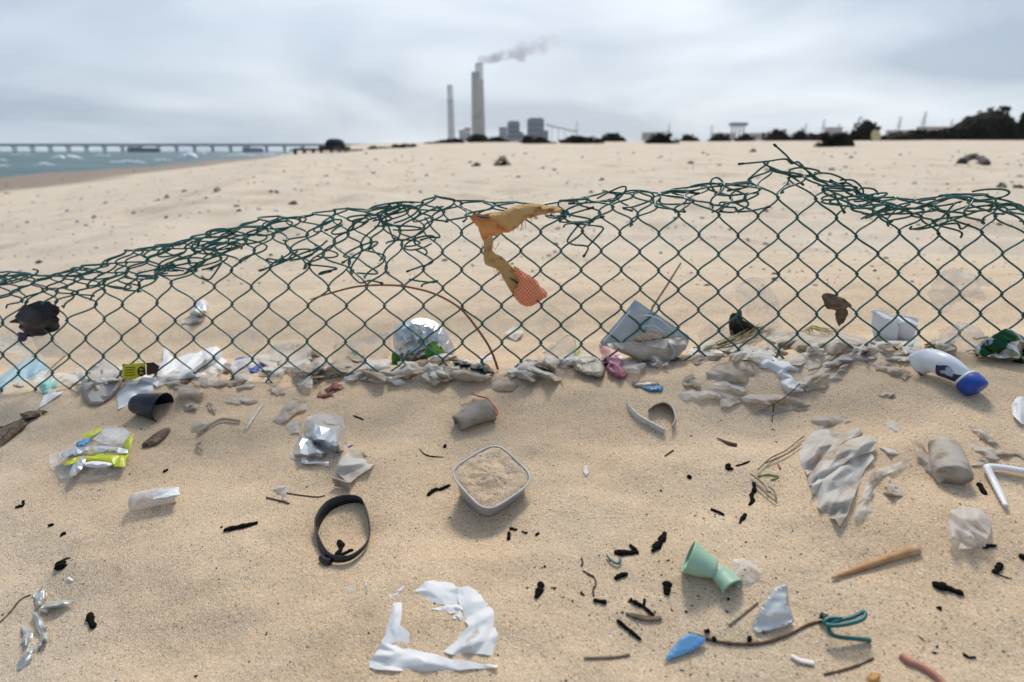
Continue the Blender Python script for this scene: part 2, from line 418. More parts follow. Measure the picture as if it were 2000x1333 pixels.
def shell_geo(outline, mode='g', yb=None, edge=-.0015, ecurl=0.0, bulge=.01, cr=.004, fr=40, g=6.0, dome=.6, seed=0, sm=True, rag=.0, fdir=None, back=.7, flat=False, tilt=0.0, style='film', grow=1.0):
    r = np.random.default_rng(seed+11)
    P = np.asarray(outline, float)
    if style == 'film' and not flat and bulge > .0031: return film_geo(P, mode, yb, edge, bulge, fr, seed, fdir, g, sm, rag, grow)
    if sm: P = catmull(P, 5, True)
    pts = []
    for i in range(len(P)):
        a, b = P[i], P[(i+1) % len(P)]; k = max(1, int(round(np.linalg.norm(b-a)/g)))
        for j in range(k): pts.append(a+(b-a)*j/k)
    B = np.array(pts); cen = B.mean(0)
    if rag: B = B+rag*np.stack([r.normal(0, 1, len(B)), r.normal(0, 1, len(B))], -1)
    x0, y0 = B.min(0); x1, y1 = B.max(0)
    gx, gy = np.meshgrid(np.arange(x0, x1+g, g), np.arange(y0, y1+g, g*.87))
    gx = gx+(np.arange(gx.shape[0]) % 2)[:, None]*g*.5
    Q = np.stack([gx.ravel(), gy.ravel()], -1); Q = Q+r.uniform(-.32, .32, Q.shape)*g
    A = B; C = np.roll(B, -1, 0)
    def pip(q):
        ins = np.zeros(len(q), bool)
        for a, c in zip(A, C):
            cnd = (a[1] > q[:, 1]) != (c[1] > q[:, 1])
            xx = (c[0]-a[0])*(q[:, 1]-a[1])/((c[1]-a[1]) if abs(c[1]-a[1]) > 1e-9 else 1e-9)+a[0]
            ins ^= cnd & (q[:, 0] < xx)
        return ins
    def dist(q):
        d = np.full(len(q), 1e9)
        for a, c in zip(A, C):
            ac = c-a; t = np.clip(((q-a)@ac)/(ac@ac+1e-9), 0, 1); d = np.minimum(d, np.linalg.norm(q-(a+t[:, None]*ac), axis=1))
        return d
    Q = Q[pip(Q)]
    if len(Q): Q = Q[dist(Q) > g*.45]
    allp = np.concatenate([B, Q]) if len(Q) else B
    nb = len(B)
    vs, es, fs, ov, oe, of = delaunay_2d_cdt([Vector(p) for p in allp.tolist()], [(i, (i+1) % nb) for i in range(nb)], [], 1, 1e-4)
    U = np.array([[p.x, p.y] for p in vs]); F = [tuple(f) for f in fs if len(f) >= 3]
    d = dist(U); mx = max(d.max(), 1e-6); e = np.clip(d/(dome*mx), 0, 1); D = np.sqrt(np.clip(1-(1-e)**2, 0, 1))
    ob = d < 1e-3
    ub, vb = cen[0], B[:, 1].max()
    pm = mpp(ub, min(max(cen[1], 330), 1320)) if mode == 'g' else (yb*1.05)/FPX
    X, Y = U[:, 0]*pm, U[:, 1]*pm*1.4
    th0 = r.uniform(0, 6.28) if fdir is None else R(fdir)
    c = 0
    for k in range(3):
        th = th0+r.uniform(-.5, .5)*(1 if fdir is None else .5); f = fr*(.6+.5*k)
        wpx = .35*vn(X*fr*.7, Y*fr*.7, 0, seed+k)
        c = c+(.6**k)*tri((X*math.cos(th)+Y*math.sin(th))*f*.5+wpx*1.4+r.uniform(0, 9))*(.5+.5*vn(X*fr*.4+9, Y*fr*.4, 0, seed+50+k))
    c = c+.7*vn(X*fr, Y*fr, 0, seed+90)
    if flat: c = r.uniform(-1, 1, len(U))
    h = edge+ecurl*np.clip(vn(X*fr*.35, Y*fr*.35, 0, seed+70)+.1, 0, 1)+bulge*D+cr*c*(.25+.75*e)
    if tilt: h = h+tilt*(y1-U[:, 1])/max(y1-y0, 1)
    if mode == 'g':
        h = np.maximum(h, -.004)
        return gnd(U[:, 0], U[:, 1], h), F
    W = pln(U[:, 0], U[:, 1], np.full(len(U), float(yb)))
    front = W.copy(); front[:, 1] -= bulge*D+cr*c*e
    if back <= 0: return front, F
    c2 = .7*vn(X*fr+31, Y*fr, 0, seed+91)+.5*np.roll(c, 7)
    bk = W.copy(); bk[:, 1] += back*(bulge*D+cr*c2*e)+.0006
    n = len(U)
    idx = [i if ob[i] else i+n for i in range(n)]
    # keep separate back verts, weld the rim by sharing indices
    V = np.concatenate([front, bk]); FF = F+[tuple(idx[i] for i in f)[::-1] for f in F]
    used = sorted({i for f in FF for i in f}); mp = {q: i for i, q in enumerate(used)}
    return V[used], [tuple(mp[i] for i in f) for f in FF]
def shell(name, outline, m, label=None, cat=None, parent=None, group=None, smooth=True, thick=.0007, mode='g', **k):
    fl = k.pop('flat', False); V, F = shell_geo(outline, mode=mode, flat=fl, **k)
    o = mesh_obj(name, V, F, m, parent, smooth, solid=0 if k.get('style', 'film') == 'film' and not fl and k.get('bulge', .01) > .0031 else (thick if mode == 'g' or k.get('back', .7) <= 0 else 0))
    if k.get('style', 'film') == 'film' and not fl and k.get('bulge', .01) > .0031:
        me = o.data; at = me.attributes.new('crease_edge', 'FLOAT', 'EDGE'); q = np.random.default_rng(k.get('seed', 0)); at.data.foreach_set('value', q.choice([.05, .2, .55, .9], len(me.edges), p=[.25, .25, .25, .25]).astype(np.float32))
        bm = bmesh.new(); bm.from_mesh(me); bv = [1.0 if v.is_boundary else 0.0 for v in bm.verts]; bm.free()
        av = me.attributes.new('crease_vert', 'FLOAT', 'POINT'); av.data.foreach_set('value', np.array(bv, np.float32))
        sd_ = o.modifiers.new('soft folds', 'SUBSURF'); sd_.levels = 2; sd_.render_levels = 2; sd_.boundary_smooth = 'PRESERVE_CORNERS'
        o.modifiers.move(len(o.modifiers)-1, 0)
    elif smooth: o.data.set_sharp_from_angle(angle=R(32))
    if parent is None: tag(o, label, cat, group)
    return o
def loft(rings, cap0=True, cap1=True):
    n = len(rings[0]); V = np.concatenate(rings); F = []
    for i in range(len(rings)-1):
        for s in range(n):
            s2 = (s+1) % n; F.append((i*n+s, i*n+s2, (i+1)*n+s2, (i+1)*n+s))
    if cap0: F.append(tuple(range(n))[::-1])
    if cap1: F.append(tuple((len(rings)-1)*n+s for s in range(n)))
    return V, F
def frame_for(d):
    d = np.asarray(d, float); d /= np.linalg.norm(d); a = np.cross(d, [0, 0, 1.0])
    if np.linalg.norm(a) < .05: a = np.array([1.0, 0, 0])
    a /= np.linalg.norm(a); return d, a, np.cross(a, d)
def box_geo(x0, x1, y0, y1, z0, z1):
    V = [(x, y, z) for z in (z0, z1) for y in (y0, y1) for x in (x0, x1)]
    return np.array(V, float), [(0, 2, 3, 1), (4, 5, 7, 6), (0, 1, 5, 4), (2, 6, 7, 3), (0, 4, 6, 2), (1, 3, 7, 5)]

# ------------------------------------------------------------------ ground sheet
def build_ground():
    th = np.concatenate([np.linspace(-180, -58, 60, endpoint=False), np.linspace(-58, 58, 560, endpoint=False), np.linspace(58, 180, 60, endpoint=False)])
    rr = [0.12]
    while rr[-1] < 3.0: rr.append(rr[-1]*1.0062)
    while rr[-1] < 3300: rr.append(rr[-1]*(1.02 if rr[-1] < 300 else 1.06))
    rr = np.array(rr); Tn, Rn = len(th), len(rr)
    A, Rr = np.meshgrid(np.radians(th), rr)
    X = (Rr*np.sin(A)).ravel(); Y = (Rr*np.cos(A)).ravel(); Z = zt(X, Y)
    V = np.stack([X, Y, Z], -1)
    i = np.arange(Rn-1)[:, None]; j = np.arange(Tn)[None, :]; j2 = (j+1) % Tn
    F = np.stack([(i*Tn+j), (i*Tn+j2), ((i+1)*Tn+j2), ((i+1)*Tn+j)], -1).reshape(-1, 4)[:, ::-1]
    me = bpy.data.meshes.new('sand'); c = zt(np.array([0.]), np.array([0.]))[0]
    V = np.concatenate([V, [[0, 0, c]]]); ci = len(V)-1
    nl = len(F)*4+Tn*3
    me.vertices.add(len(V)); me.vertices.foreach_set('co', V.astype(np.float32).ravel())
    me.loops.add(nl); me.polygons.add(len(F)+Tn)
    fan = np.array([[ci, (k+1) % Tn, k] for k in range(Tn)])
    me.loops.foreach_set('vertex_index', np.concatenate([F.ravel(), fan.ravel()]).astype(np.int32))
    me.polygons.foreach_set('loop_start', np.concatenate([np.arange(len(F))*4, len(F)*4+np.arange(Tn)*3]).astype(np.int32))
    me.update(calc_edges=True); me.validate()
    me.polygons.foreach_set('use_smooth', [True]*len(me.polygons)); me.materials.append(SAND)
    o = bpy.data.objects.new('sand', me); COL.objects.link(o); setting(o); o['label'] = 'pale tan beach sand'
build_ground()

# sea
m_sea = mat('sea water', (0.030, 0.080, 0.092), 0.45, spec=.3, col2=(0.05, 0.12, 0.125), nscale=.03, bump=1.0, bscale=1.2)
def build_sea():
    xs = np.concatenate([-np.geomspace(3300, 400, 24), np.linspace(-390, 40, 150)]); ys = np.concatenate([np.linspace(20, 420, 180), np.geomspace(430, 3400, 40)])
    X, Y = np.meshgrid(xs, ys); d = np.hypot(X, Y)
    Z = SEA+0.30*fbm(X/9+Y/40, Y/22, 0, 77, 3)*np.clip(1-d/700, 0, 1)
    nx = len(xs); V = np.stack([X.ravel(), Y.ravel(), Z.ravel()], -1)
    F = [(r*nx+c, r*nx+c+1, (r+1)*nx+c+1, (r+1)*nx+c) for r in range(len(ys)-1) for c in range(nx-1)]
    o = mesh_obj('sea', V, F, m_sea); setting(o); o['label'] = 'choppy grey green sea'
build_sea()
m_foam = mat('sea foam', (0.86, 0.88, 0.89), 0.8, col2=(0.55, 0.63, 0.66), nscale=.9, bump=.5, bscale=2)
for k, (u0, u1, v, hp) in enumerate([(92, 168, 311, 8), (58, 118, 323, 6), (-30, 20, 325, 6), (210, 286, 318, 6), (300, 334, 314, 6), (352, 386, 309, 12), (425, 596, 305, 5), (388, 404, 301, 4), (-20, 14, 314, 5), (180, 215, 305, 3), (20, 60, 303, 3)]):
    c = gnd(np.array([(u0+u1)/2.]), np.array([float(v)]), 0, SEA)[0]; wdt = (u1-u0)/FPX*c[1]; hgt = hp/FPX*c[1]
    n = 40; rings = []
    for i in range(n+1):
        t = i/n; env = math.sin(math.pi*t)**.6*(.75+.35*float(vn([t*7], [k*3.1], 0, k)[0])); ring = []
        x = c[0]+wdt*(t-.5); y = c[1]+wdt*.08*math.sin(t*5+k)
        for s in range(7):
            a = math.pi*s/6; ring.append((x+.2*float(vn([t*30], [s], 0, k+9)[0]), y-math.cos(a)*hgt*1.1*(env+.05), SEA-.2+math.sin(a)*hgt*env*(1+.25*float(vn([t*26], [s*1.3], 0, k+5)[0]))))
        rings.append(np.array(ring))
    V = np.concatenate(rings); F = [(i*7+s, i*7+s+1, (i+1)*7+s+1, (i+1)*7+s) for i in range(n) for s in range(6)]
    o = mesh_obj('breaking_wave', V, F, m_foam); setting(o); o['label'] = 'white foam of a wave breaking near the shore'

# ------------------------------------------------------------------ far things
def far(u, v, D): return pln(u, v, D)
m_conc = mat('chimney concrete', (0.33, 0.32, 0.29), .9, col2=(0.28, 0.27, 0.25), nscale=.05)
m_conc2 = mat('hazed far concrete', (0.42, 0.44, 0.47), .9)  # paler blue grey than the near concrete: distance haze put into the colour
m_white = mat('white chimney paint', (0.72, 0.72, 0.68), .8)
m_pale = mat('pale chimney paint', (0.62, 0.64, 0.68), .8)
m_dark = mat('dark steel', (0.07, 0.075, 0.08), .6)
def chimney(label, u0, u1, vt, vb, D, mm, mtop, vsplit, taper=.8):
    pc = far((u0+u1)/2, vb, D); base = np.array([pc[0], D, 4.0]); zt_ = far((u0+u1)/2, vt, D)[2]; zs = far((u0+u1)/2, vsplit, D)[2]
    r0 = (u1-u0)/2/FPX*D; t = thing('chimney', label, 'chimney', base)
    def ring(z, r): a = np.arange(28)/28*2*math.pi; return np.stack([base[0]+r*np.cos(a), base[1]+r*np.sin(a), np.full(28, z)], -1)
    rz = lambda z: r0*(1-(1-taper)*(z-4)/(zt_-4))
    mesh_obj('shaft', *loft([ring(z, rz(z)) for z in np.linspace(4, zs, 8)]), mm, t)
    us = mesh_obj('upper_shaft', *loft([ring(z, rz(z)) for z in np.linspace(zs+.05, zt_, 4)]), mtop, t)
    mesh_obj('mouth_ring', *loft([ring(zt_, rz(zt_)*.98), ring(zt_+2, rz(zt_)*.98)]), m_dark, us)
    for zz_ in np.linspace(zs*.4, zs, 3): mesh_obj('gallery', *loft([ring(zz_-.6, rz(zz_)*1.10), ring(zz_+.6, rz(zz_)*1.10)]), m_conc, t)
    return base[0], zt_
chimney('broad grey concrete chimney with no smoke beside the smoking one', 922, 942, 143, 272, 1960, m_conc, m_conc, 230, .82)
cx, cz = chimney('tall chimney with white top section trailing smoke', 928, 948, 126, 272, 2060, m_conc, m_white, 158, .70)
chimney('slender pale chimney standing apart from the smoking pair', 875, 889, 168, 272, 2300, m_conc2, m_pale, 197, .75)
# smoke plume
def plume():
    path = catmull([(938, 132), (941, 120), (955, 114), (990, 107), (1020, 102), (1050, 92), (1078, 84), (1110, 76)], 8)
    W = np.array([far(p[0], p[1], 2060) for p in path]); n = len(W)
    rad = np.interp(np.linspace(0, 1, n), [0, .08, .3, .6, .85, 1], [8, 10, 17, 25, 24, 10])
    V, F = tube_geo(W, rad, 16)
    nn = np.stack([fbm(V[:, 0]/26, V[:, 1]/26, V[:, 2]/26, 300+k, 3) for k in range(3)], -1)
    V = V+nn*np.repeat(rad, 16)[:, None]*.42
    m = bpy.data.materials.new('smoke'); m.use_nodes = True; t = m.node_tree; t.nodes.clear()
    o = t.nodes.new('ShaderNodeOutputMaterial'); pv = t.nodes.new('ShaderNodeVolumePrincipled')
    pv.inputs['Color'].default_value = (.84, .87, .92, 1)
    ge = t.nodes.new('ShaderNodeNewGeometry'); nz = t.nodes.new('ShaderNodeTexNoise'); nz.inputs['Scale'].default_value = .045; nz.inputs['Detail'].default_value = 4
    t.links.new(ge.outputs['Position'], nz.inputs['Vector'])
    mr = t.nodes.new('ShaderNodeMapRange'); mr.inputs[1].default_value = .30; mr.inputs[2].default_value = .70; mr.inputs[4].default_value = .12
    t.links.new(nz.outputs[0], mr.inputs[0])
    sp = t.nodes.new('ShaderNodeSeparateXYZ'); t.links.new(ge.outputs['Position'], sp.inputs[0])
    m2 = t.nodes.new('ShaderNodeMapRange'); m2.inputs[1].default_value = W[4][0]; m2.inputs[2].default_value = W[-1][0]; m2.inputs[3].default_value = 1.3; m2.inputs[4].default_value = .12
    t.links.new(sp.outputs[0], m2.inputs[0])
    mu = t.nodes.new('ShaderNodeMath'); mu.operation = 'MULTIPLY'; t.links.new(mr.outputs[0], mu.inputs[0]); t.links.new(m2.outputs[0], mu.inputs[1])
    t.links.new(mu.outputs[0], pv.inputs['Density']); t.links.new(pv.outputs[0], o.inputs['Volume'])
    ob = mesh_obj('smoke_plume', V, F, m); setting(ob, 'stuff'); tag(ob, 'grey white smoke drifting right from the tall chimney', 'smoke')
plume()
m_blue = mat('boiler house cladding', (0.035, 0.085, 0.15), .6, col2=(0.05, 0.11, 0.18), nscale=.04)
m_blued = mat('boiler house louvre', (0.02, 0.045, 0.085), .7)
m_grey = mat('plant steel grey', (0.27, 0.30, 0.33), .7)
def boiler(label, u0, u1, vt, D):
    a, b = far(u0, vt, D), far(u1, vt, D); top = a[2]; x0, x1 = a[0], b[0]; w_ = x1-x0
    t = thing('boiler_house', label, 'building', ((x0+x1)/2, D, 4))
    wl = mesh_obj('wall', *box_geo(x0, x1, D-25, D+25, 34, top), m_blue, t, False)
    mesh_obj('base_storey', *box_geo(x0-w_*.05, x1+w_*.05, D-28, D+28, 4, 33.9), m_grey, t, False)
    mesh_obj('roof', *box_geo(x0+w_*.12, x1-w_*.10, D-18, D+18, top+.05, top+4), m_blued, t, False)
    for k in range(3): mesh_obj('louvre', *box_geo(x0+w_*.08, x1-w_*.08, D-25.6, D-25.05, 40+k*(top-44)/3, 40+(k+.55)*(top-44)/3), m_blued, wl, False)
    mesh_obj('side_annex', *box_geo(x1+.1, x1+w_*.28, D-15, D+15, 34, 34+(top-34)*.45), m_blue, t, False)
    mesh_obj('duct', *box_geo(x0-w_*.25, x0-.1, D-10, D+10, 20, 34+(top-34)*.25), m_grey, t, False)
boiler('smaller dark blue boiler house of the power station', 991, 1015, 240, 1950)
boiler('larger dark blue boiler house with stepped roof', 1030, 1062, 234, 1900)
def simple_block(name, label, u0, u1, vt, vb, D, mm, mtop=None, legs=0):
    a, b = far(u0, vt, D), far(u1, vt, D); zb = far(u0, vb, D)[2]
    t = thing(name, label, 'building', ((a[0]+b[0])/2, D, min(zb, 3)))
    wl = mesh_obj('wall', *box_geo(a[0], b[0], D-8, D+8, zb, a[2]), mm, t, False)
    mesh_obj('roof', *box_geo(a[0]-.5, b[0]+.5, D-8.6, D+8.6, a[2]+.02, a[2]+max(.6, (a[2]-zb)*.12)), mtop or m_dark, t, False)
    if legs:
        for i in range(legs):
            x = a[0]+(b[0]-a[0])*(i+.5)/legs; mesh_obj('leg', *box_geo(x-.9, x+.9, D-.9, D+.9, min(zb, 3)-1, zb-.02), m_grey, t, False)
    else:
        for i in range(4):
            x = a[0]+(b[0]-a[0])*(i+.3)/4; wv = (b[0]-a[0])*.09; hh = a[2]-zb
            mesh_obj('window', *box_geo(x, x+wv, D-8.15, D-8.02, zb+hh*.45, zb+hh*.75), m_dark, wl, False)
simple_block('plant_building', 'grey plant building at the foot of the slender chimney', 897, 908, 258, 285, 2150, m_grey)
simple_block('plant_building', 'dark grey tank house between the chimneys', 907, 919, 254, 285, 2100, m_conc2)
simple_block('plant_building', 'low grey hall left of the smaller boiler house', 975, 990, 253, 285, 1980, m_grey)
m_bl2 = mat('pale blue steel', (0.16, 0.24, 0.33), .6)
simple_block('raised_tank_house', 'pale blue tank house on legs above the dune bushes', 1428, 1457, 241, 247, 900, m_bl2, m_bl2, 4)
m_cream = mat('cream wall', (0.36, 0.34, 0.31), .85); m_tile = mat('terracotta roof', (0.38, 0.19, 0.11), .85)
for (u0, u1, vt, vb, lb, mr_) in [(1255, 1290, 256, 275, 'long low cream building behind the round bush', m_tile), (1392, 1432, 257, 275, 'cream building with flat roof left of the tank house', m_cream), (1615, 1642, 247, 275, 'grey green roofed shed behind the dark bush', m_bl2),
        (1672, 1702, 254, 275, 'cream house just right of the grey green shed', m_tile), (1735, 1790, 252, 275, 'wide cream house with terracotta roof', m_tile), (1795, 1842, 246, 275, 'taller house with terracotta roof near the big dark bush', m_tile), (1465, 1500, 257, 275, 'low cream house right of the tank house', m_cream)]:
    simple_block('house', lb, u0, u1, vt+5, vb, 1300, m_cream, mr_)
def pylon(u, vt, D, lb):
    top = far(u, vt, D); x = top[0]; zb = 3.0; h = top[2]-zb; parts = []
    for sx_, sy_ in ((-1, -1), (1, -1), (1, 1), (-1, 1)): parts.append(tube_geo(np.array([(x+sx_*h*.07, D+sy_*h*.07, zb), (x, D, zb+h)]), h*.006, 4))
    t = thing('transmission_pylon', lb, 'pylon', (x, D, zb), 'pylons along the skyline')
    for V, F in parts: mesh_obj('leg', V, F, m_grey, t)
    for k, q in enumerate((.70, .82, .93)): mesh_obj('crossarm', *tube_geo(np.array([(x-h*.11*(1-.15*k), D, zb+h*q), (x+h*.11*(1-.15*k), D, zb+h*q)]), h*.006, 4), m_grey, t)
    for q in (.15, .35, .55):
        s_ = h*.07*(1-q); mesh_obj('brace', *tube_geo(np.array([(x-s_, D-s_, zb+h*q), (x+s_, D-s_, zb+h*(q+.12))]), h*.004, 4), m_grey, t)
for u, vt, D, lb in [(1127, 236, 1500, 'thin pylon at the low end of the sloping conveyor'), (1308, 240, 1300, 'thin pylon just right of the round crest bush'), (1575, 240, 1200, 'small pylon left of the tall pylon above the domed bush'), (1611, 232, 1100, 'tall pylon above the left end of the domed bush'), (1640, 240, 1300, 'small pylon above the middle of the domed bush'), (1760, 226, 1000, 'pylon rising over the wide terracotta roofed house'),
        (1809, 216, 900, 'tallest pylon over the taller terracotta roofed house'), (1861, 232, 1000, 'pylon partly behind the left slope of the largest mound'), (1391, 243, 1400, 'faint small pylon left of the tank house on legs')]: pylon(u, vt, D, lb)
# conveyor sloping from the boiler house
a, b = far(1066, 244, 1900), far(1128, 258, 1900)
o = mesh_obj('conveyor_gallery', *join([tube_geo(np.array([a, b]), 2.2, 4)]+[tube_geo(np.array([a+(b-a)*q, [(a+(b-a)*q)[0], 1900, 4]]), 1.0, 4) for q in (.2, .4, .6, .8, .98)]), m_grey)
tag(o, 'thin sloping conveyor gallery running down from the larger boiler house', 'conveyor')
# pier
m_pier = mat('hazed pier concrete', (0.19, 0.26, 0.31), .85)  # pale blue grey tone has the sea haze painted into it
def pier():
    D0 = 1400.; xL, xR = far(-260, 284, D0)[0], far(725, 284, D0)[0]; zt_ = far(300, 283, D0)[2]
    t = thing('pier', 'long straight pier on evenly spaced piles crossing the sea horizon', 'pier', ((xL+xR)/2, D0, SEA-2))
    mesh_obj('deck', *box_geo(xL, xR, D0-6, D0+6, zt_-3.4, zt_), m_pier, t, False)
    mesh_obj('railing', *box_geo(xL, xR, D0-6.3, D0-6.05, zt_-1, zt_+1.3), m_pier, t, False)
    mesh_obj('pipe_rack', *box_geo(xL, xR, D0-2, D0+2, zt_+.05, zt_+2.2), m_grey, t, False)
    x = xL+5
    while x < xR:
        for dy in (-4, 4): mesh_obj('pile', *box_geo(x-1.1, x+1.1, D0+dy-1.1, D0+dy+1.4, SEA-2, zt_-4.25), m_pier, t, False)
        mesh_obj('pile_cap', *box_geo(x-3, x+3, D0-6.2, D0+6.2, zt_-6.0, zt_-4.22), m_pier, t, False)
        x += 42
    return zt_
pier()
def ship(label, u0, u1, vt, D, hull, sup):
    a, b = far(u0, vt, D), far(u1, vt, D); xm = (a[0]+b[0])/2; L_ = b[0]-a[0]; h = a[2]-SEA
    t = thing('cargo_ship', label, 'ship', (xm, D, SEA-1))
    rings = []
    for q in np.linspace(-1, 1, 13):
        w_ = 8*(1-abs(q)**4)+.3; rings.append(np.array([(xm+q*L_/2, D+s*w_*f, z) for s, f, z in ((-1, .6, SEA-1), (-1, 1, SEA+h*.55), (1, 1, SEA+h*.55), (1, .6, SEA-1))]))
    mesh_obj('hull', *loft(rings), hull, t, False)
    mesh_obj('superstructure', *box_geo(xm-L_*.42, xm-L_*.12, D-5, D+5, SEA+h*.56, SEA+h), sup, t, False)
    mesh_obj('cargo_hold', *box_geo(xm-L_*.08, xm+L_*.40, D-5, D+5, SEA+h*.56, SEA+h*.78), sup, t, False)
    mesh_obj('mast', *tube_geo(np.array([(xm+L_*.1, D, SEA+h*.7), (xm+L_*.1, D, SEA+h*1.15)]), .5, 6), sup, t)
m_hull = mat('dark ship hull', (0.055, 0.095, 0.14), .6); m_hull2 = mat('grey ship hull', (0.19, 0.23, 0.29), .6)
ship('dark blue barge moored in front of the pier', 246, 310, 287, 1370, m_hull, m_hull)
ship('paler grey barge moored beside the pier nearer the shelter', 472, 514, 287, 1372, m_hull2, m_hull2)
def stand_d(u, v):
    dx, dy, dz = rays(np.array([float(u)]), np.array([float(v)])); ts = np.geomspace(12, 260, 500)
    gap = (EYE+ts*dz-zt(ts*dx, ts*dy))/ts
    hit = np.where(gap <= 0)[0]
    i = hit[0] if len(hit) else int(np.argmin(gap))
    return float(ts[i]*dy[0])
# beach shelter
m_thatch = mat('dark thatch', (0.028, 0.030, 0.030), .95, bump=.6, bscale=3); m_wood = mat('weathered dark timber', (0.06, 0.052, 0.045), .9)
def shelter():
    D = stand_d(655, 298); c = far(655, 297, D); k = D/FPX; zb = c[2]-1.5
    t = thing('beach_shelter', 'dark domed thatched beach shelter on stilts at the waterline', 'shelter', (c[0], D, zb))
    rings = []
    for q in np.linspace(0, 1, 7):
        a = np.arange(20)/20*2*math.pi; r_ = 18.5*k*math.cos(q*1.5)**.6; rings.append(np.stack([c[0]+r_*np.cos(a)*(1+.05*np.sin(5*a)), D+r_*np.sin(a), np.full(20, zb+1.5+(9+14*math.sin(q*math.pi/2))*k)], -1))
    mesh_obj('roof', *loft(rings), m_thatch, t)
    mesh_obj('platform', *box_geo(c[0]-60*k, c[0]+36*k, D-2.2, D+2.2, zb+1.5+2*k, zb+1.5+4.6*k), m_wood, t, False)
    mesh_obj('wall', *box_geo(c[0]-13*k, c[0]+14*k, D-1.8, D+1.8, zb+1.5+4.7*k, zb+1.5+9.6*k), m_wood, t, False)
    for q in (-56, -40, -24, -10, 8, 22, 34):
        mesh_obj('stilt', *box_geo(c[0]+(q-1)*k, c[0]+(q+1)*k, D-1.9, D-1.5, zb-.6, zb+1.5+1.98*k), m_wood, t, False)
    mesh_obj('counter', *box_geo(c[0]-60*k, c[0]-30*k, D-1.5, D+1.5, zb+1.5+4.65*k, zb+1.5+6.2*k), m_wood, t, False)
shelter()
# bushes
m_leafA = mat('dark dune foliage', (0.011, 0.012, 0.008), .95, spec=.1, col2=(0.024, 0.024, 0.014), nscale=1.5); m_leafB = mat('brown scrub foliage', (0.036, 0.024, 0.016), .95, spec=.1, col2=(0.018, 0.016, 0.011), nscale=2)
m_stem = mat('bush stem', (0.05, 0.035, 0.022), .9)
def bush(label, u, vb, wpx, hpx, D, m, group=None, name='dune_bush', seed=0, peak=.5, nleaf=1500):
    D = stand_d(u, vb); r = np.random.default_rng(seed+100); k = D/FPX; c = far(u, vb, D); zg = float(zt(np.array([c[0]]), np.array([D]))[0]); zb = zg-.05
    top = c[2]+hpx*k; W_, H_ = wpx*k/2, max(top-zb, hpx*k*.8)
    t = thing(name, label, 'bush', (c[0], D, zb), group)
    V = []; F = []
    # leaf faces in the crown's volume; clumps give an uneven outline
    cl = []
    for _ in range(46):
        a = r.uniform(-1, 1); b = r.uniform(-1, 1); env = max(.15, (1-abs((a-(2*peak-1))/1.15)**2.2)); cl.append((a*.92, b*.8, env*r.uniform(.05, .86), r.uniform(.10, .26)))
    for i in range(nleaf):
        a, b, z, s = cl[r.integers(len(cl))]; d = r.normal(0, 1, 3); d /= np.linalg.norm(d); q = s*r.uniform(.2, 1)**.5
        p = np.array([c[0]+(a+d[0]*q)*W_, D+(b+d[1]*q)*W_*.8, zb+max(.02, z+d[2]*q*.75)*H_])
        if p[2] > zb+H_*1.05: continue
        n = r.normal(0, 1, 3); n /= np.linalg.norm(n); a1 = np.cross(n, [.3, .5, .8]); a1 /= np.linalg.norm(a1); b1 = np.cross(n, a1); L_ = .06*max(W_, H_)*r.uniform(.6, 1.5)
        i0 = len(V); V += [p-a1*L_, p+b1*L_*.45, p+a1*L_, p-b1*L_*.45]; F.append((i0, i0+1, i0+2, i0+3))
    # inner mass so that light does not pour through
    core = []
    for q in np.linspace(0, 1, 6):
        a = np.arange(14)/14*2*math.pi; rr_ = math.cos(q*1.45)**.7; core.append(np.stack([c[0]+W_*(2*peak-1)*.5*q+.86*W_*rr_*np.cos(a)*(1+.14*np.sin(3*a+seed)), D+.6*W_*rr_*np.sin(a), np.full(14, zb-.1+q*H_*.84)], -1))
    cv, cf = loft(core); V2, F2 = join([(np.array(V), F), (cv, cf)])
    mesh_obj('crown', V2, F2, m, t, False)
    mesh_obj('trunk', *join([tube_geo(np.array([(c[0], D, zb-.2), (c[0]+W_*.5*r.uniform(-1, 1), D+W_*.3*r.uniform(-1, 1), zb+H_*.7)]), H_*.04, 5) for _ in range(4)]), m_stem, t)
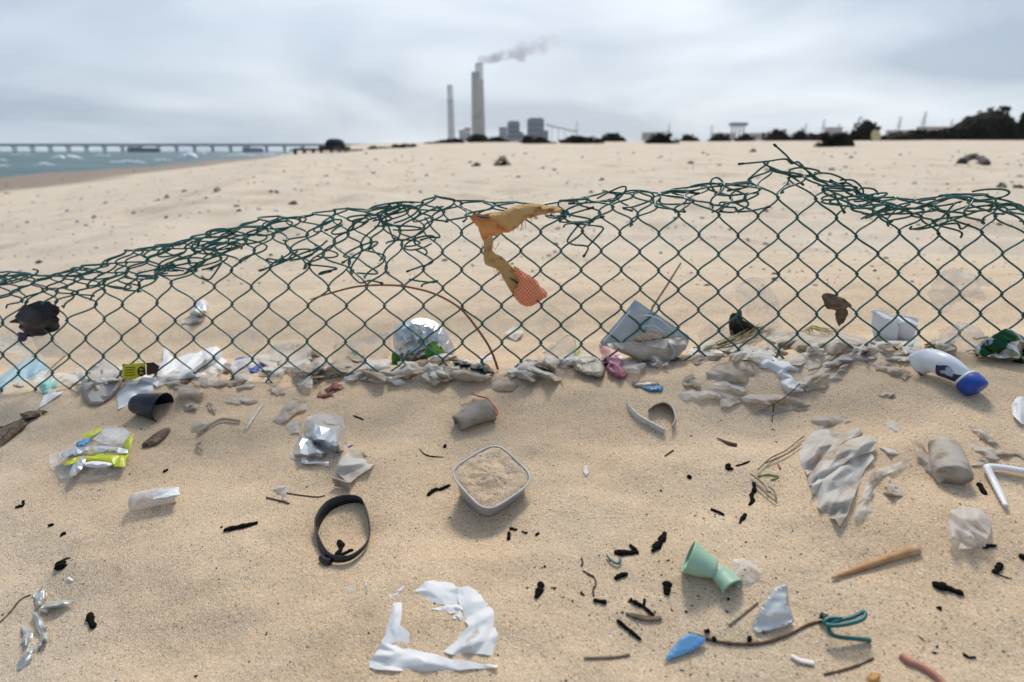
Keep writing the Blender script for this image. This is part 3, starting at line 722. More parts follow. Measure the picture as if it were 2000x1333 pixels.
B = [('low dark bush at the foot of the broad grey chimney', 935, 276, 46, 14, 150, m_leafA, .45), ('low bush straggling below the smaller boiler house', 975, 277, 40, 10, 148, m_leafB, .4), ('wide brown scrub below the larger boiler house', 1050, 281, 70, 15, 140, m_leafB, .3),
     ('flat dark bush right of the boiler houses', 1133, 281, 78, 17, 138, m_leafA, .5), ('rounded dark bush between flat bush and round bush', 1196, 275, 52, 15, 145, m_leafA, .5), ('round dark green bush standing out on the dune crest', 1291, 281, 58, 22, 130, m_leafA, .5),
     ('small bush right of the round crest bush', 1345, 274, 34, 12, 150, m_leafB, .5), ('low scrub below the tank house on legs', 1405, 270, 40, 10, 160, m_leafB, .5), ('low scrub right of the tank house', 1455, 269, 36, 9, 160, m_leafA, .5), ('brown scrub with a jagged top on the crest', 1518, 270, 52, 18, 150, m_leafB, .4),
     ('small dark bush next to the jagged scrub', 1562, 270, 30, 17, 148, m_leafA, .5), ('domed dark bush with a sloping left side on open sand', 1635, 287, 74, 34, 88, m_leafA, .62), ('pointed dark brown bush behind the domed bush', 1690, 271, 52, 38, 120, m_leafB, .5),
     ('largest dark mound of bushes rising above the skyline', 1922, 273, 158, 58, 70, m_leafA, .55), ('dark bush half hidden behind the largest mound', 1998, 262, 50, 42, 90, m_leafA, .5),
     ('small dark bush near the beach shelter', 728, 292, 20, 8, 160, m_leafA, .5), ('long low dark hedge on the rising sand near the shelter', 775, 289, 70, 7, 170, m_leafB, .8), ('low dark hedge at the foot of the slender chimney', 868, 280, 70, 9, 165, m_leafA, .8), ('long dark strip of scrub below the terracotta houses', 1785, 265, 130, 9, 150, m_leafA, .5), ('low scrub spreading between domed and pointed bushes', 1600, 271, 70, 12, 140, m_leafB, .6)]
for i, (lb, u, vb, wp, hp, D, m, pk) in enumerate(B): bush(lb, u, vb, wp, hp, D, m, seed=i, peak=pk)
m_yel = mat('faded yellow tarpaulin', (0.62, 0.56, 0.30), .7)
p = far(1713, 262, 100.); zg = float(zt(np.array([p[0]]), np.array([100.]))[0]); V, F = shell_geo([(1705, 250), (1715, 247), (1721, 255), (1720, 268), (1708, 268), (1703, 260)], 'u', 100., bulge=.5, cr=.2, fr=1, g=3, seed=4)
V[:, 2] -= V[:, 2].min()-zg+.05
tag(mesh_obj('tarpaulin', V, F, m_yel), 'faded yellow tarpaulin bundle beside the pointed bush', 'tarpaulin')
m_skin = mat('dark clothing', (0.03, 0.03, 0.035), .9)

# ------------------------------------------------------------------ chain-link fence
m_wire = mat('green coated wire', (0.004, 0.078, 0.068), .30, spec=.5, col2=(0.008, 0.115, 0.105), nscale=14, dust=.10, dscale=260, dustcol=(.05, .07, .055))
m_tip = mat('dark bare wire', (0.012, 0.014, 0.013), .5)
CU = np.array([(-21.5, -458), (-15.5, -62), (-14.5, 5), (-13.5, 70), (-12.5, 135), (-11.5, 202), (-10.5, 271), (-9.5, 341), (-8.5, 415), (-7.5, 491), (-7, 524), (-6, 600), (-5, 675), (-4, 750), (-3, 827), (-2, 902), (-1, 979), (0, 1056), (1, 1135), (2, 1212), (3, 1287), (4, 1364), (5, 1441), (6, 1520), (7, 1596), (8, 1674), (9, 1755), (10, 1834), (11, 1915), (12, 1999), (13, 2083), (19, 2590)])
CV = np.array([(-15.5, 529), (-12.5, 525), (-9.5, 522), (-7.5, 526), (-3, 526), (0, 526), (3, 529), (5, 536), (7, 539), (10, 532), (12, 537), (13, 540)])
CP_ = np.array([(-15.5, 33), (-9.5, 34.8), (-5, 35.6), (0, 36), (6, 37.6), (10, 39), (13, 40)])
# crumpled band: (u, top, bottom, extra half rows)
BAND = np.array([(-80, 535, 608, 7), (0, 530, 604, 7), (100, 537, 612, 8), (200, 517, 596, 8), (250, 490, 580, 8), (350, 476, 560, 7), (450, 441, 523, 6.5), (520, 424, 515, 6), (600, 418, 540, 6), (660, 405, 548, 6), (760, 392, 530, 6), (850, 387, 500, 5.5), (900, 386, 440, 4), (950, 392, 425, 3), (1010, 396, 416, 2.5), (1100, 392, 430, 3.5), (1200, 368, 432, 3.5), (1300, 374, 405, 3), (1400, 352, 412, 4), (1450, 362, 395, 3), (1500, 330, 380, 2), (1540, 322, 365, 2), (1600, 343, 385, 3.2), (1700, 382, 428, 4), (1780, 394, 440, 4.5), (1850, 385, 448, 5), (1900, 373, 445, 5), (1950, 386, 440, 5), (2000, 405, 436, 4), (2090, 408, 440, 4)])
def bnd(u, k): return float(np.interp(u, BAND[:, 0], BAND[:, k]))
FENCE = thing('chain_link_fence', 'sagging green chain-link fence with a crumpled top edge half buried in sand', 'fence', (0, YF0, 0))
def lattice(c, r, seed):
    """lattice node -> photo position on the leaning fence, depth offset, amount of crumpling"""
    u = float(np.interp(c, CU[:, 0], CU[:, 1])); v0 = float(np.interp(c, CV[:, 0], CV[:, 1])); ph = float(np.interp(c, CP_[:, 0], CP_[:, 1]))
    v = v0+r*ph; vt, vb, ne = bnd(u, 1), bnd(u, 2), bnd(u, 3)*1.3
    if v >= vb:
        f = max(0, 1-(v-vb)/60)
        n = [float(vn([c*.9+3], [r*.6], 0, 400+k)[0]) for k in range(3)]
        return u+n[0]*(2.0+4*f), v+n[1]*(1.5+4*f), n[2]*(.002+.006*f), .15*f
    wv = (vb-v)/ph/ne; wv = min(wv, 1.25)
    n = [float(vn([c*1.25+11], [r*.9+5], 0, 500+k)[0]) for k in range(3)]
    hh = vb-vt
    if wv < .62: vv = vb-hh*math.sin(wv/.62*math.pi/2)**.9; dd = .030*math.sin(wv/.62*math.pi)
    else:
        q = (wv-.62)/.38; vv = vt+hh*.62*q**1.2; dd = -.034*math.sin(min(q, 1)*math.pi/2)
    am = 1.0
    return u+n[0]*15+16*(wv)*math.sin(c*.8), vv+n[1]*min(9, hh*.13), dd+n[2]*.014, am
def rend(u):            # last (uppermost) half row for that u
    c = float(np.interp(u, CU[:, 1], CU[:, 0])); v0 = float(np.interp(c, CV[:, 0], CV[:, 1])); ph = float(np.interp(c, CP_[:, 0], CP_[:, 1]))
    return int(math.floor((bnd(u, 2)-v0)/ph-bnd(u, 3)*1.3))
WR = 0.00165
def wire_w(cw, parity):
    """one zigzag wire between lattice columns cw and cw+.5"""
    u = float(np.interp(cw+.25, CU[:, 0], CU[:, 1])); r0 = rend(u)
    r0 += int(round(1.2*float(vn([cw*3.3], [1.5], 0, 61)[0])))
    pts = []; r = r0
    K = []
    while True:
        left = ((r+parity) % 2 == 0); c = cw if left else cw+.5
        uu, vv, dd, am = lattice(c, r, 0)
        K.append((uu+(-2.3 if left else 2.3), vv, dd, am, left))
        p = fence_pt(uu, vv, dd)
        if p[2] < float(zt(np.array([p[0]]), np.array([p[1]]))[0])-.035 or r > 12: break
        r += 1
    S = 8; out = []
    for i in range(len(K)-1):
        a, b = K[i], K[i+1]; side = -1 if (i+r0) % 2 == 0 else 1
        am = .5*(a[3]+b[3])
        bow = 1.0+am*1.2
        for j in range(S):
            t = j/S
            e = t+(.10+.16*am)*math.sin(2*math.pi*t)/(2*math.pi)*-1.0*bow        # eased: rounded at the knots
            eu = t-(.13+.62*am)*math.sin(2*math.pi*t)/(2*math.pi)
            uq = a[0]+(b[0]-a[0])*eu; vq = a[1]+(b[1]-a[1])*(t+.08*math.sin(2*math.pi*t)/(2*math.pi)); dq = a[2]+(b[2]-a[2])*t
            dq += side*.0020*math.sin(math.pi*t)**.5
            out.append(fence_pt(uq, vq, dq))
    if not out: return None
    W = np.array(out)
    # cut and bent tip
    tip = W[0]+np.array([random.uniform(-.006, .006), random.uniform(-.01, .004), random.uniform(-.008, .006)])
    W = np.concatenate([[tip], W])
    return tube_geo(W, WR, 6)
c = -20.5
while c < 18.4:
    par = int(round(c*2)) % 2        # integer columns carry even rows
    g = wire_w(c, 0 if par == 0 else 1)
    if g: mesh_obj('wire', *g, m_wire, FENCE)
    c += .5
# hand-bent loose ends
def loose(pts, off, r=WR, m=m_wire, tips=True, n=7):
    P = catmull(pts, n); o = np.interp(np.linspace(0, 1, len(P)), np.linspace(0, 1, len(off)), off)
    W = np.array([fence_pt(p[0], p[1], d) for p, d in zip(P, o)]); w_ = mesh_obj('wire', *tube_geo(W, r, 6), m, FENCE)
    if tips: mesh_obj('wire_tip', *tube_geo(W[-3:], r*1.35, 6), m_tip, w_)
for pts, off in [
    ([(1600, 352), (1570, 330), (1545, 316), (1530, 302), (1506, 282)], [0, -.004, -.01]),
    ([(1590, 350), (1560, 318), (1545, 320), (1532, 311), (1495, 316), (1443, 321)], [0, -.003, .004]),
    ([(1460, 352), (1485, 330), (1500, 318), (1490, 316), (1500, 325), (1540, 342), (1570, 362)], [0, -.002, 0]),
    ([(1545, 345), (1542, 332), (1565, 328), (1595, 334), (1590, 341), (1560, 344), (1540, 342)], [0, -.006, 0]),
    ([(1590, 338), (1620, 340), (1645, 352), (1640, 360), (1620, 352)], [0, -.01, 0]),
    ([(1640, 352), (1665, 353), (1682, 370), (1678, 384), (1668, 380), (1680, 368), (1705, 370), (1716, 380)], [0, -.008, 0]),
    ([(1625, 375), (1630, 392), (1640, 415)], [-.004, -.016]),
    ([(1596, 362), (1620, 362), (1650, 358), (1690, 388), (1720, 395)], [-.002, -.010, 0]),
    ([(1165, 388), (1190, 374), (1215, 364), (1220, 370), (1205, 388), (1190, 392), (1165, 395), (1110, 398)], [-.006, -.012, 0]),
    ([(1105, 420), (1090, 400), (1100, 392), (1140, 388), (1160, 394), (1195, 390)], [0, -.008, 0]),
    ([(1190, 395), (1220, 375), (1245, 372), (1268, 376), (1272, 388), (1240, 402), (1215, 406), (1235, 412)], [0, -.012, -.004]),
    ([(1130, 440), (1108, 468), (1118, 476), (1146, 480), (1137, 499)], [0, -.012, -.018]),
    ([(1146, 480), (1172, 452), (1176, 444), (1165, 441), (1125, 437)], [-.014, -.010, 0]),
    ([(1390, 415), (1400, 410), (1420, 395), (1450, 392), (1455, 402), (1430, 414), (1405, 413)], [0, -.014, -.002]),
    ([(1435, 408), (1440, 413), (1465, 410), (1497, 402)], [-.002, -.016]),
    ([(1405, 402), (1408, 395), (1440, 395), (1478, 377), (1420, 382), (1395, 379)], [0, -.010, 0]),
    ([(1340, 368), (1360, 361), (1390, 358), (1405, 364), (1398, 378), (1385, 360), (1392, 348), (1405, 350), (1415, 362)], [-.002, -.010, 0]),
    ([(1290, 385), (1292, 398), (1340, 397), (1352, 390), (1330, 386), (1295, 381), (1300, 375), (1365, 378)], [0, -.014, -.004]),
    ([(1285, 395), (1290, 378), (1310, 372), (1345, 372), (1380, 365), (1415, 362), (1465, 358), (1460, 365), (1420, 373)], [-.003, -.012, 0]),
    ([(1060, 412), (1062, 406), (1090, 404), (1102, 415), (1085, 425), (1065, 420), (1100, 421), (1160, 405)], [-.004, -.014, 0]),
    ([(1075, 418), (1085, 424), (1105, 422), (1092, 432), (1140, 432), (1180, 423)], [-.006, -.014, 0]),
    ([(1770, 440), (1768, 446), (1795, 441), (1830, 425), (1860, 398), (1875, 395)], [-.014, -.012, 0]),
    ([(1770, 446), (1790, 446), (1830, 437), (1855, 435), (1862, 445), (1876, 436)], [-.008, -.016, -.018]),
    ([(1720, 425), (1730, 418), (1745, 408), (1770, 408)], [-.018, -.006]),
    ([(705, 443), (720, 430), (760, 418), (755, 420), (770, 462), (775, 463)], [0, -.012, -.016]),
    ([(830, 425), (845, 445), (861, 461), (840, 463), (822, 469)], [0, -.014, -.002]),
    ([(810, 487), (847, 508), (820, 520), (795, 530)], [0, -.014, -.004]),
    ([(640, 470), (625, 482), (590, 495), (558, 510), (510, 528)], [-.002, -.014, -.008]),
    ([(700, 532), (740, 532), (720, 515), (695, 502), (668, 514)], [-.008, -.016, 0]),
    ([(680, 527), (705, 550), (726, 545), (752, 550)], [-.006, -.018]),
    ([(800, 545), (820, 548), (848, 550), (855, 546), (830, 552), (826, 556)], [-.004, -.016]),
    ([(602, 517), (640, 520), (660, 524), (632, 530), (628, 534), (652, 527)], [-.002, -.014]),
    ([(525, 505), (550, 508), (575, 502), (540, 512), (525, 504)], [-.002, -.012]),
    ([(360, 535), (375, 525), (392, 512), (408, 507)], [0, -.014]),
    ([(232, 548), (245, 552), (262, 553), (281, 556)], [-.002, -.012]),
    ([(395, 540), (412, 545), (432, 520), (436, 514), (418, 524)], [-.002, -.014]),
    ([(908, 420), (912, 426), (905, 433)], [-.002, -.008]),
    ]: loose(pts, off)
rr_ = np.random.default_rng(5)
for k in range(58):            # extra flattened loops where the mesh is rolled over
    u = rr_.uniform(0, 880) if k < 42 else rr_.uniform(1620, 1990)
    vt, vb = bnd(u, 1), bnd(u, 2); v = vt+(vb-vt)*rr_.uniform(.05, .75); a, b = rr_.uniform(24, 46), rr_.uniform(5, 12); ph = rr_.uniform(-.45, .15)
    th = np.linspace(0, 2*math.pi*rr_.uniform(.7, 1.0), 12)+rr_.uniform(0, 6)
    pts = [(u+a*math.cos(t)*math.cos(ph)-b*math.sin(t)*math.sin(ph), v+a*math.cos(t)*math.sin(ph)+b*math.sin(t)*math.cos(ph)) for t in th]
    loose(pts, list(-.014+.012*np.sin(th)), tips=k % 7 == 0, n=4)

# ------------------------------------------------------------------ litter materials
PAPER = mat('white sheet plastic', (0.80, 0.80, 0.80), .6, spec=.25, trl=.18, dust=.12, dscale=40, bump=.25, bscale=120)
WHITE = mat('clean white plastic', (0.82, 0.82, 0.83), .4, trl=.15)
BEIGE = mat('sandy grey film', (0.58, 0.51, 0.43), .7, spec=.22, col2=(0.46, 0.39, 0.31), nscale=25, dust=.45, dscale=45, trl=.38, bump=.5, bscale=140)
BEIGE2 = mat('pale beige film', (0.72, 0.65, 0.565), .6, spec=.3, col2=(0.6, 0.53, 0.44), nscale=30, dust=.36, dscale=60, trl=.42, bump=.5, bscale=140)
GREYBAG = mat('grey white bag film', (0.66, 0.615, 0.55), .55, spec=.3, col2=(0.55, 0.50, 0.435), nscale=18, dust=.32, dscale=35, trl=.22, bump=.4, bscale=110)
CLEAR = mat('cloudy clear film', (0.72, 0.70, 0.67), .3, clear=.80, dust=.16, dscale=60, bump=.8, bscale=110)
CLEAR2 = mat('thin clear film', (0.75, 0.75, 0.73), .25, clear=.90, dust=.08, dscale=60, bump=.8, bscale=110)
FROST = mat('frosted film', (0.76, 0.73, 0.68), .45, spec=.35, clear=.42, dust=.26, dscale=50, trl=.42, bump=.6, bscale=130)
BLUEC = mat('pale blue clear plastic', (0.30, 0.45, 0.56), .25, clear=.42, dust=.05)
FOIL = mat('crumpled aluminium foil', (0.62, 0.62, 0.61), .28, metal=1.0, bump=.9, bscale=150)
FOILW = mat('silvered snack wrapper', (0.80, 0.80, 0.80), .30, metal=.85, dust=.16, dscale=70)
FOILG = mat('dark green silver snack bag', (0.62, 0.62, 0.60), .28, metal=.9, col2=(0.02, 0.07, 0.03), nscale=38, ramp=(.47, .52))
GREENP = mat('bright green print', (0.06, 0.24, 0.02), .35, col2=(0.16, 0.36, 0.04), nscale=60)
BLACKP = mat('black film', (0.010, 0.009, 0.011), .35, bump=.3)
BLACKM = mat('matt black plastic', (0.014, 0.014, 0.017), .45, dust=.12, dscale=120)
NAVY = mat('dark navy plastic', (0.010, 0.012, 0.024), .35, dust=.08)
BLUE = mat('strong blue plastic', (0.012, 0.06, 0.33), .35, dust=.12, dscale=90)
BLUE2 = mat('sky blue plastic', (0.085, 0.25, 0.46), .45, dust=.22, dscale=120)
TEAL = mat('teal plastic', (0.22, 0.50, 0.44), .4, dust=.08)
YELL = mat('yellow print', (0.62, 0.55, 0.02), .4, dust=.10)
MAROON = mat('dark maroon print', (0.035, 0.010, 0.014), .45)
MINT = mat('mint green plastic', (0.40, 0.60, 0.44), .35, dust=.16, dscale=60, trl=.2)
GREYT = mat('grey tub plastic', (0.40, 0.385, 0.375), .5, dust=.10, dscale=110)
RIMW = mat('pale tub rim', (0.54, 0.50, 0.47), .5, dust=.10, dscale=110)
FELT = mat('grey insole felt', (0.40, 0.37, 0.345), .9, dust=.30, dscale=110)
CHAR = mat('charred wood', (0.006, 0.005, 0.005), .85, spec=.12, bump=.8, bscale=500)
TWIG = mat('brown twig bark', (0.13, 0.075, 0.04), .85, col2=(0.09, 0.05, 0.03), nscale=120)
REED = mat('dry grey reed', (0.25, 0.19, 0.13), .85, col2=(0.18, 0.13, 0.09), nscale=160)
WOOD = mat('weathered orange wood', (0.44, 0.23, 0.10), .75, col2=(0.52, 0.36, 0.20), nscale=40, bump=.3)
ROPE = mat('frayed rope fibre', (0.42, 0.37, 0.29), .9, bump=.6, bscale=900)
RED = mat('red plastic', (0.50, 0.055, 0.05), .45, dust=.12)
RUST = mat('rust red print', (0.30, 0.065, 0.035), .6, col2=(0.06, 0.03, 0.03), nscale=90, dust=.2)
PURP = mat('purple pink print film', (0.30, 0.14, 0.24), .4, col2=(0.55, 0.20, 0.24), nscale=60, dust=.2)
OLIVE = mat('yellow green fibre', (0.38, 0.38, 0.10), .7, col2=(0.25, 0.24, 0.08), nscale=80)
LEAF = mat('dry brown leaf', (0.115, 0.075, 0.045), .85, col2=(0.19, 0.135, 0.085), nscale=70)
LIME = mat('lime yellow print film', (0.50, 0.55, 0.03), .35, clear=.12, dust=.12)
BURLAP = mat('frayed burlap', (0.70, 0.44, 0.18), .95, col2=(0.30, 0.15, 0.06), nscale=45, ramp=(.52, .66), bump=1.0, bscale=700)
ORANGE = mat('orange brown cloth', (0.72, 0.33, 0.12), .85, col2=(0.42, 0.14, 0.05), nscale=22, bump=.5, bscale=500)
BONE = mat('white shell', (0.78, 0.72, 0.66), .6)
DRIFT = mat('dead seaweed clump', (0.20, 0.145, 0.105), .95, col2=(0.08, 0.05, 0.035), nscale=70, bump=1.0, bscale=240, dust=.2)
def net_mat():
    m = bpy.data.materials.new('pink red net'); m.use_nodes = True; t = m.node_tree; b = t.nodes['Principled BSDF']; b.inputs['Roughness'].default_value = .7
    tcn = t.nodes.new('ShaderNodeTexCoord'); mp = t.nodes.new('ShaderNodeMapping'); mp.inputs['Rotation'].default_value = (0, R(38), 0); t.links.new(tcn.outputs['Object'], mp.inputs[0])
    ws = []
    for d in ('X', 'Z'):
        w_ = t.nodes.new('ShaderNodeTexWave'); w_.bands_direction = d; w_.inputs['Scale'].default_value = 66; w_.inputs['Distortion'].default_value = .8; t.links.new(mp.outputs[0], w_.inputs[0]); ws.append(w_.outputs['Fac'])
    mx = t.nodes.new('ShaderNodeMath'); mx.operation = 'MAXIMUM'; t.links.new(ws[0], mx.inputs[0]); t.links.new(ws[1], mx.inputs[1])
    r = t.nodes.new('ShaderNodeValToRGB'); t.links.new(mx.outputs[0], r.inputs[0])
    r.color_ramp.elements[0].position = .45; r.color_ramp.elements[0].color = (.84, .44, .27, 1); r.color_ramp.elements[1].position = .72; r.color_ramp.elements[1].color = (.74, .17, .07, 1)
    t.links.new(r.outputs[0], b.inputs['Base Color']); return m
NET = net_mat()
def stripe_mat(name, c1, c2, scale, rot=0.0, metal=0.0, rough=.4, th=(.45, .55), dist=.6):
    m = bpy.data.materials.new(name); m.use_nodes = True; t = m.node_tree; b = t.nodes['Principled BSDF']; b.inputs['Roughness'].default_value = rough; b.inputs['Metallic'].default_value = metal
    tcn = t.nodes.new('ShaderNodeTexCoord'); mp = t.nodes.new('ShaderNodeMapping'); mp.inputs['Rotation'].default_value = (0, 0, rot); t.links.new(tcn.outputs['Object'], mp.inputs[0])
    w_ = t.nodes.new('ShaderNodeTexWave'); w_.inputs['Scale'].default_value = scale; w_.inputs['Distortion'].default_value = dist; t.links.new(mp.outputs[0], w_.inputs[0])
    r = t.nodes.new('ShaderNodeValToRGB'); t.links.new(w_.outputs['Fac'], r.inputs[0]); r.color_ramp.elements[0].position = th[0]; r.color_ramp.elements[1].position = th[1]
    r.color_ramp.elements[0].color = (*c1, 1); r.color_ramp.elements[1].color = (*c2, 1); t.links.new(r.outputs[0], b.inputs['Base Color']); return m

# ------------------------------------------------------------------ square tub
def tub():
    c = g1(958, 962); t = thing('square_tub', 'grey square plastic tub tilted in the sand and filled with sand', 'tub', c)
    n = np.array([0.04, -0.34, 0.94]); n /= np.linalg.norm(n); a = np.array([1.0, 0, 0]); a -= n*np.dot(a, n); a /= np.linalg.norm(a); b = np.cross(n, a)
    k = mpp(960, 950); H_ = .038
    def ring(r, z, cnt=56, ex=4.2, rot=R(40)):
        o = []
        for i in range(cnt):
            th = 2*math.pi*i/cnt; cc, ss = math.cos(th), math.sin(th); q = r/((abs(cc)**ex+abs(ss)**ex)**(1/ex)); x, y = q*math.cos(th+rot), q*math.sin(th+rot)
            o.append(c0+a*x+b*y+n*z)
        return np.array(o)
    rim_c = pln(960, 938, c[1]); c0 = c+n*.030+np.array([0.001, -.002, .004]); S = 60*k
    wl = mesh_obj('wall', *loft([ring(S*.84, -H_), ring(S*.90, -.016), ring(S*.945, -.005), ring(S*.985, 0.0)], True, False), GREYT, t, solid=.0013)
    P = ring(S, 0.0005); mesh_obj('rim', *tube_geo(P, .0013, 6, closed=True), RIMW, wl)
    rings = [ring(S*.95*q, -.0005+.0040*(1-q)+.0012*math.sin(q*9), ex=4.2-2*(1-q)) for q in np.linspace(1, .06, 14)]
    V, F = loft(rings, False, True); V = V+n*(.0016*fbm(V[:, 0]*240, V[:, 1]*240, 0, 8, 3))[:, None]
    mesh_obj('sand_fill', V, F, SAND, t)
tub()
# ------------------------------------------------------------------ black strap ring
def strap_ring():
    pts = catmull([(620, 1022), (640, 992), (672, 978), (704, 978), (716, 998), (722, 1040), (712, 1068), (684, 1090), (652, 1092), (632, 1078), (620, 1050)], 8, True)
    W = gnd(pts[:, 0], pts[:, 1], .006); n = len(W); V = []; F = []
    c = W.mean(0)
    for i in range(n):
        out = W[i]-c; out[2] = 0; out /= np.linalg.norm(out); tw = .35*math.sin(i/n*2*math.pi*2+1)
        up = np.array([0, 0, 1.0])*math.cos(tw)+out*math.sin(tw); hgt = .0115+.0035*math.sin(i/n*6.28+.6)
        for s, q in ((-1, 0), (1, 0), (1, 1), (-1, 1)): V.append(W[i]+up*hgt*(q-.45)+out*s*.0009)
    for i in range(n):
        j = (i+1) % n
        for s in range(4): F.append((i*4+s, i*4+(s+1) % 4, j*4+(s+1) % 4, j*4+s))
    t = thing('strap_loop', 'black plastic strap standing in a closed loop on the sand', 'strap', g1(668, 1040))
    mesh_obj('band', V, F, BLACKM, t); mesh_obj('buckle', *px_tube([(628, 1090), (636, 1096), (646, 1098)], .0042, h=.003, sides=8), BLACKM, t)
strap_ring()
# ------------------------------------------------------------------ generic round things lying on the sand
def cup(name, label, pts, rads, m, h=None, open_end=True, parent=None, squash=.8, dent=.12, seed=0, sides=24, solid=.0009, rim=None, cat='cup', lift=None):
    """open vessel along photo points lying on or standing in the sand; rads in photo pixels"""
    pts = np.asarray(pts, float); k = mpp(*pts.mean(0)); rad = np.asarray(rads, float)*k
    hh = rad*squash*.75 if h is None else np.zeros(len(pts))+h
    W = gnd(pts[:, 0], pts[:, 1], hh); P = catmull(W, 5); rr = np.interp(np.linspace(0, 1, len(P)), np.linspace(0, 1, len(rad)), rad)
    d, a, b = frame_for(P[-1]-P[0]); rings = []
    T = np.gradient(P, axis=0)
    for i in range(len(P)):
        dd = T[i]/np.linalg.norm(T[i]); a2 = a-dd*np.dot(a, dd); a2 /= np.linalg.norm(a2); b2 = np.cross(a2, dd)
        th = np.arange(sides)/sides*2*math.pi; q = rr[i]*(1+dent*vn(np.cos(th)*1.3+i*.25, np.sin(th)*1.3, seed*3.7, seed))
        rings.append(P[i]+np.cos(th)[:, None]*a2*q[:, None]+np.sin(th)[:, None]*b2*(q*squash)[:, None])
    V, F = loft(rings, True, not open_end)
    if parent is not None: o = mesh_obj(name, V, F, m, parent, solid=solid); return o, rings
    t = thing(name, label, cat, W.mean(0)-np.array([0, 0, rad.mean()*squash]))
    wl = mesh_obj('wall', V, F, m, t, solid=solid)
    if rim is not None: mesh_obj('rim', *tube_geo(rings[-1], rim, 6, closed=True), m, wl)
    return t, rings
# mint cup, crushed at the waist
t, rg = cup('crushed_cup', 'mint green plastic cup crushed in the middle', [(1398, 1112), (1372, 1102), (1346, 1088)], [17, 27, 33], MINT, squash=.85, dent=.10, seed=3, rim=.0011, h=[.010, .012, .017])
cup('cup_bottom', None, [(1400, 1116), (1414, 1128), (1432, 1148)], [16, 21, 25], MINT, parent=t, squash=.7, seed=4, h=[.010, .008, .007])
t, rg = cup('black_cup', 'small black plastic cup half buried near the white sheet', [(268, 790), (295, 793), (318, 797)], [18, 23, 28], NAVY, squash=1.0, dent=.05, seed=6, rim=.0012, h=[.015, .015, .014])
t, rg = cup('paper_cup', 'sandy grey paper cup lying crushed with a red string on it', [(955, 800), (925, 812), (893, 828)], [26, 22, 19], BEIGE, squash=.75, dent=.20, seed=8, rim=.0008)
shell('flap', [(898, 790), (925, 778), (962, 795), (968, 812), (940, 822), (905, 812)], BEIGE, parent=t, bulge=.012, cr=.003, fr=60, g=6, seed=2, edge=.012)
mesh_obj('string', *px_tube([(920, 769), (938, 775), (950, 778), (962, 790), (971, 803), (970, 812)], .0012, h=[.012, .02, .026, .02]), RED, t)
t, rg = cup('crushed_can', 'sand coated crushed cup with its round base showing', [(1845, 872), (1855, 905), (1864, 930)], [26, 30, 27], BEIGE2, squash=.8, dent=.10, seed=11, h=[.012, .014, .012], open_end=False)
shell('flap', [(1785, 862), (1800, 866), (1822, 900), (1850, 935), (1835, 945), (1805, 918), (1790, 890)], BEIGE2, parent=t, bulge=.010, cr=.003, fr=50, g=6, seed=9, edge=.002)
t, rg = cup('clear_cup', 'clear plastic cup with a white label lying on its side', [(262, 980), (300, 973), (345, 966)], [20, 20, 17], CLEAR, squash=.75, dent=.10, seed=12, rim=.0009)
shell('label', [(297, 962), (320, 956), (350, 951), (352, 966), (325, 972), (299, 976)], WHITE, parent=t, bulge=.004, cr=.001, g=5, seed=3, edge=.016, sm=False)
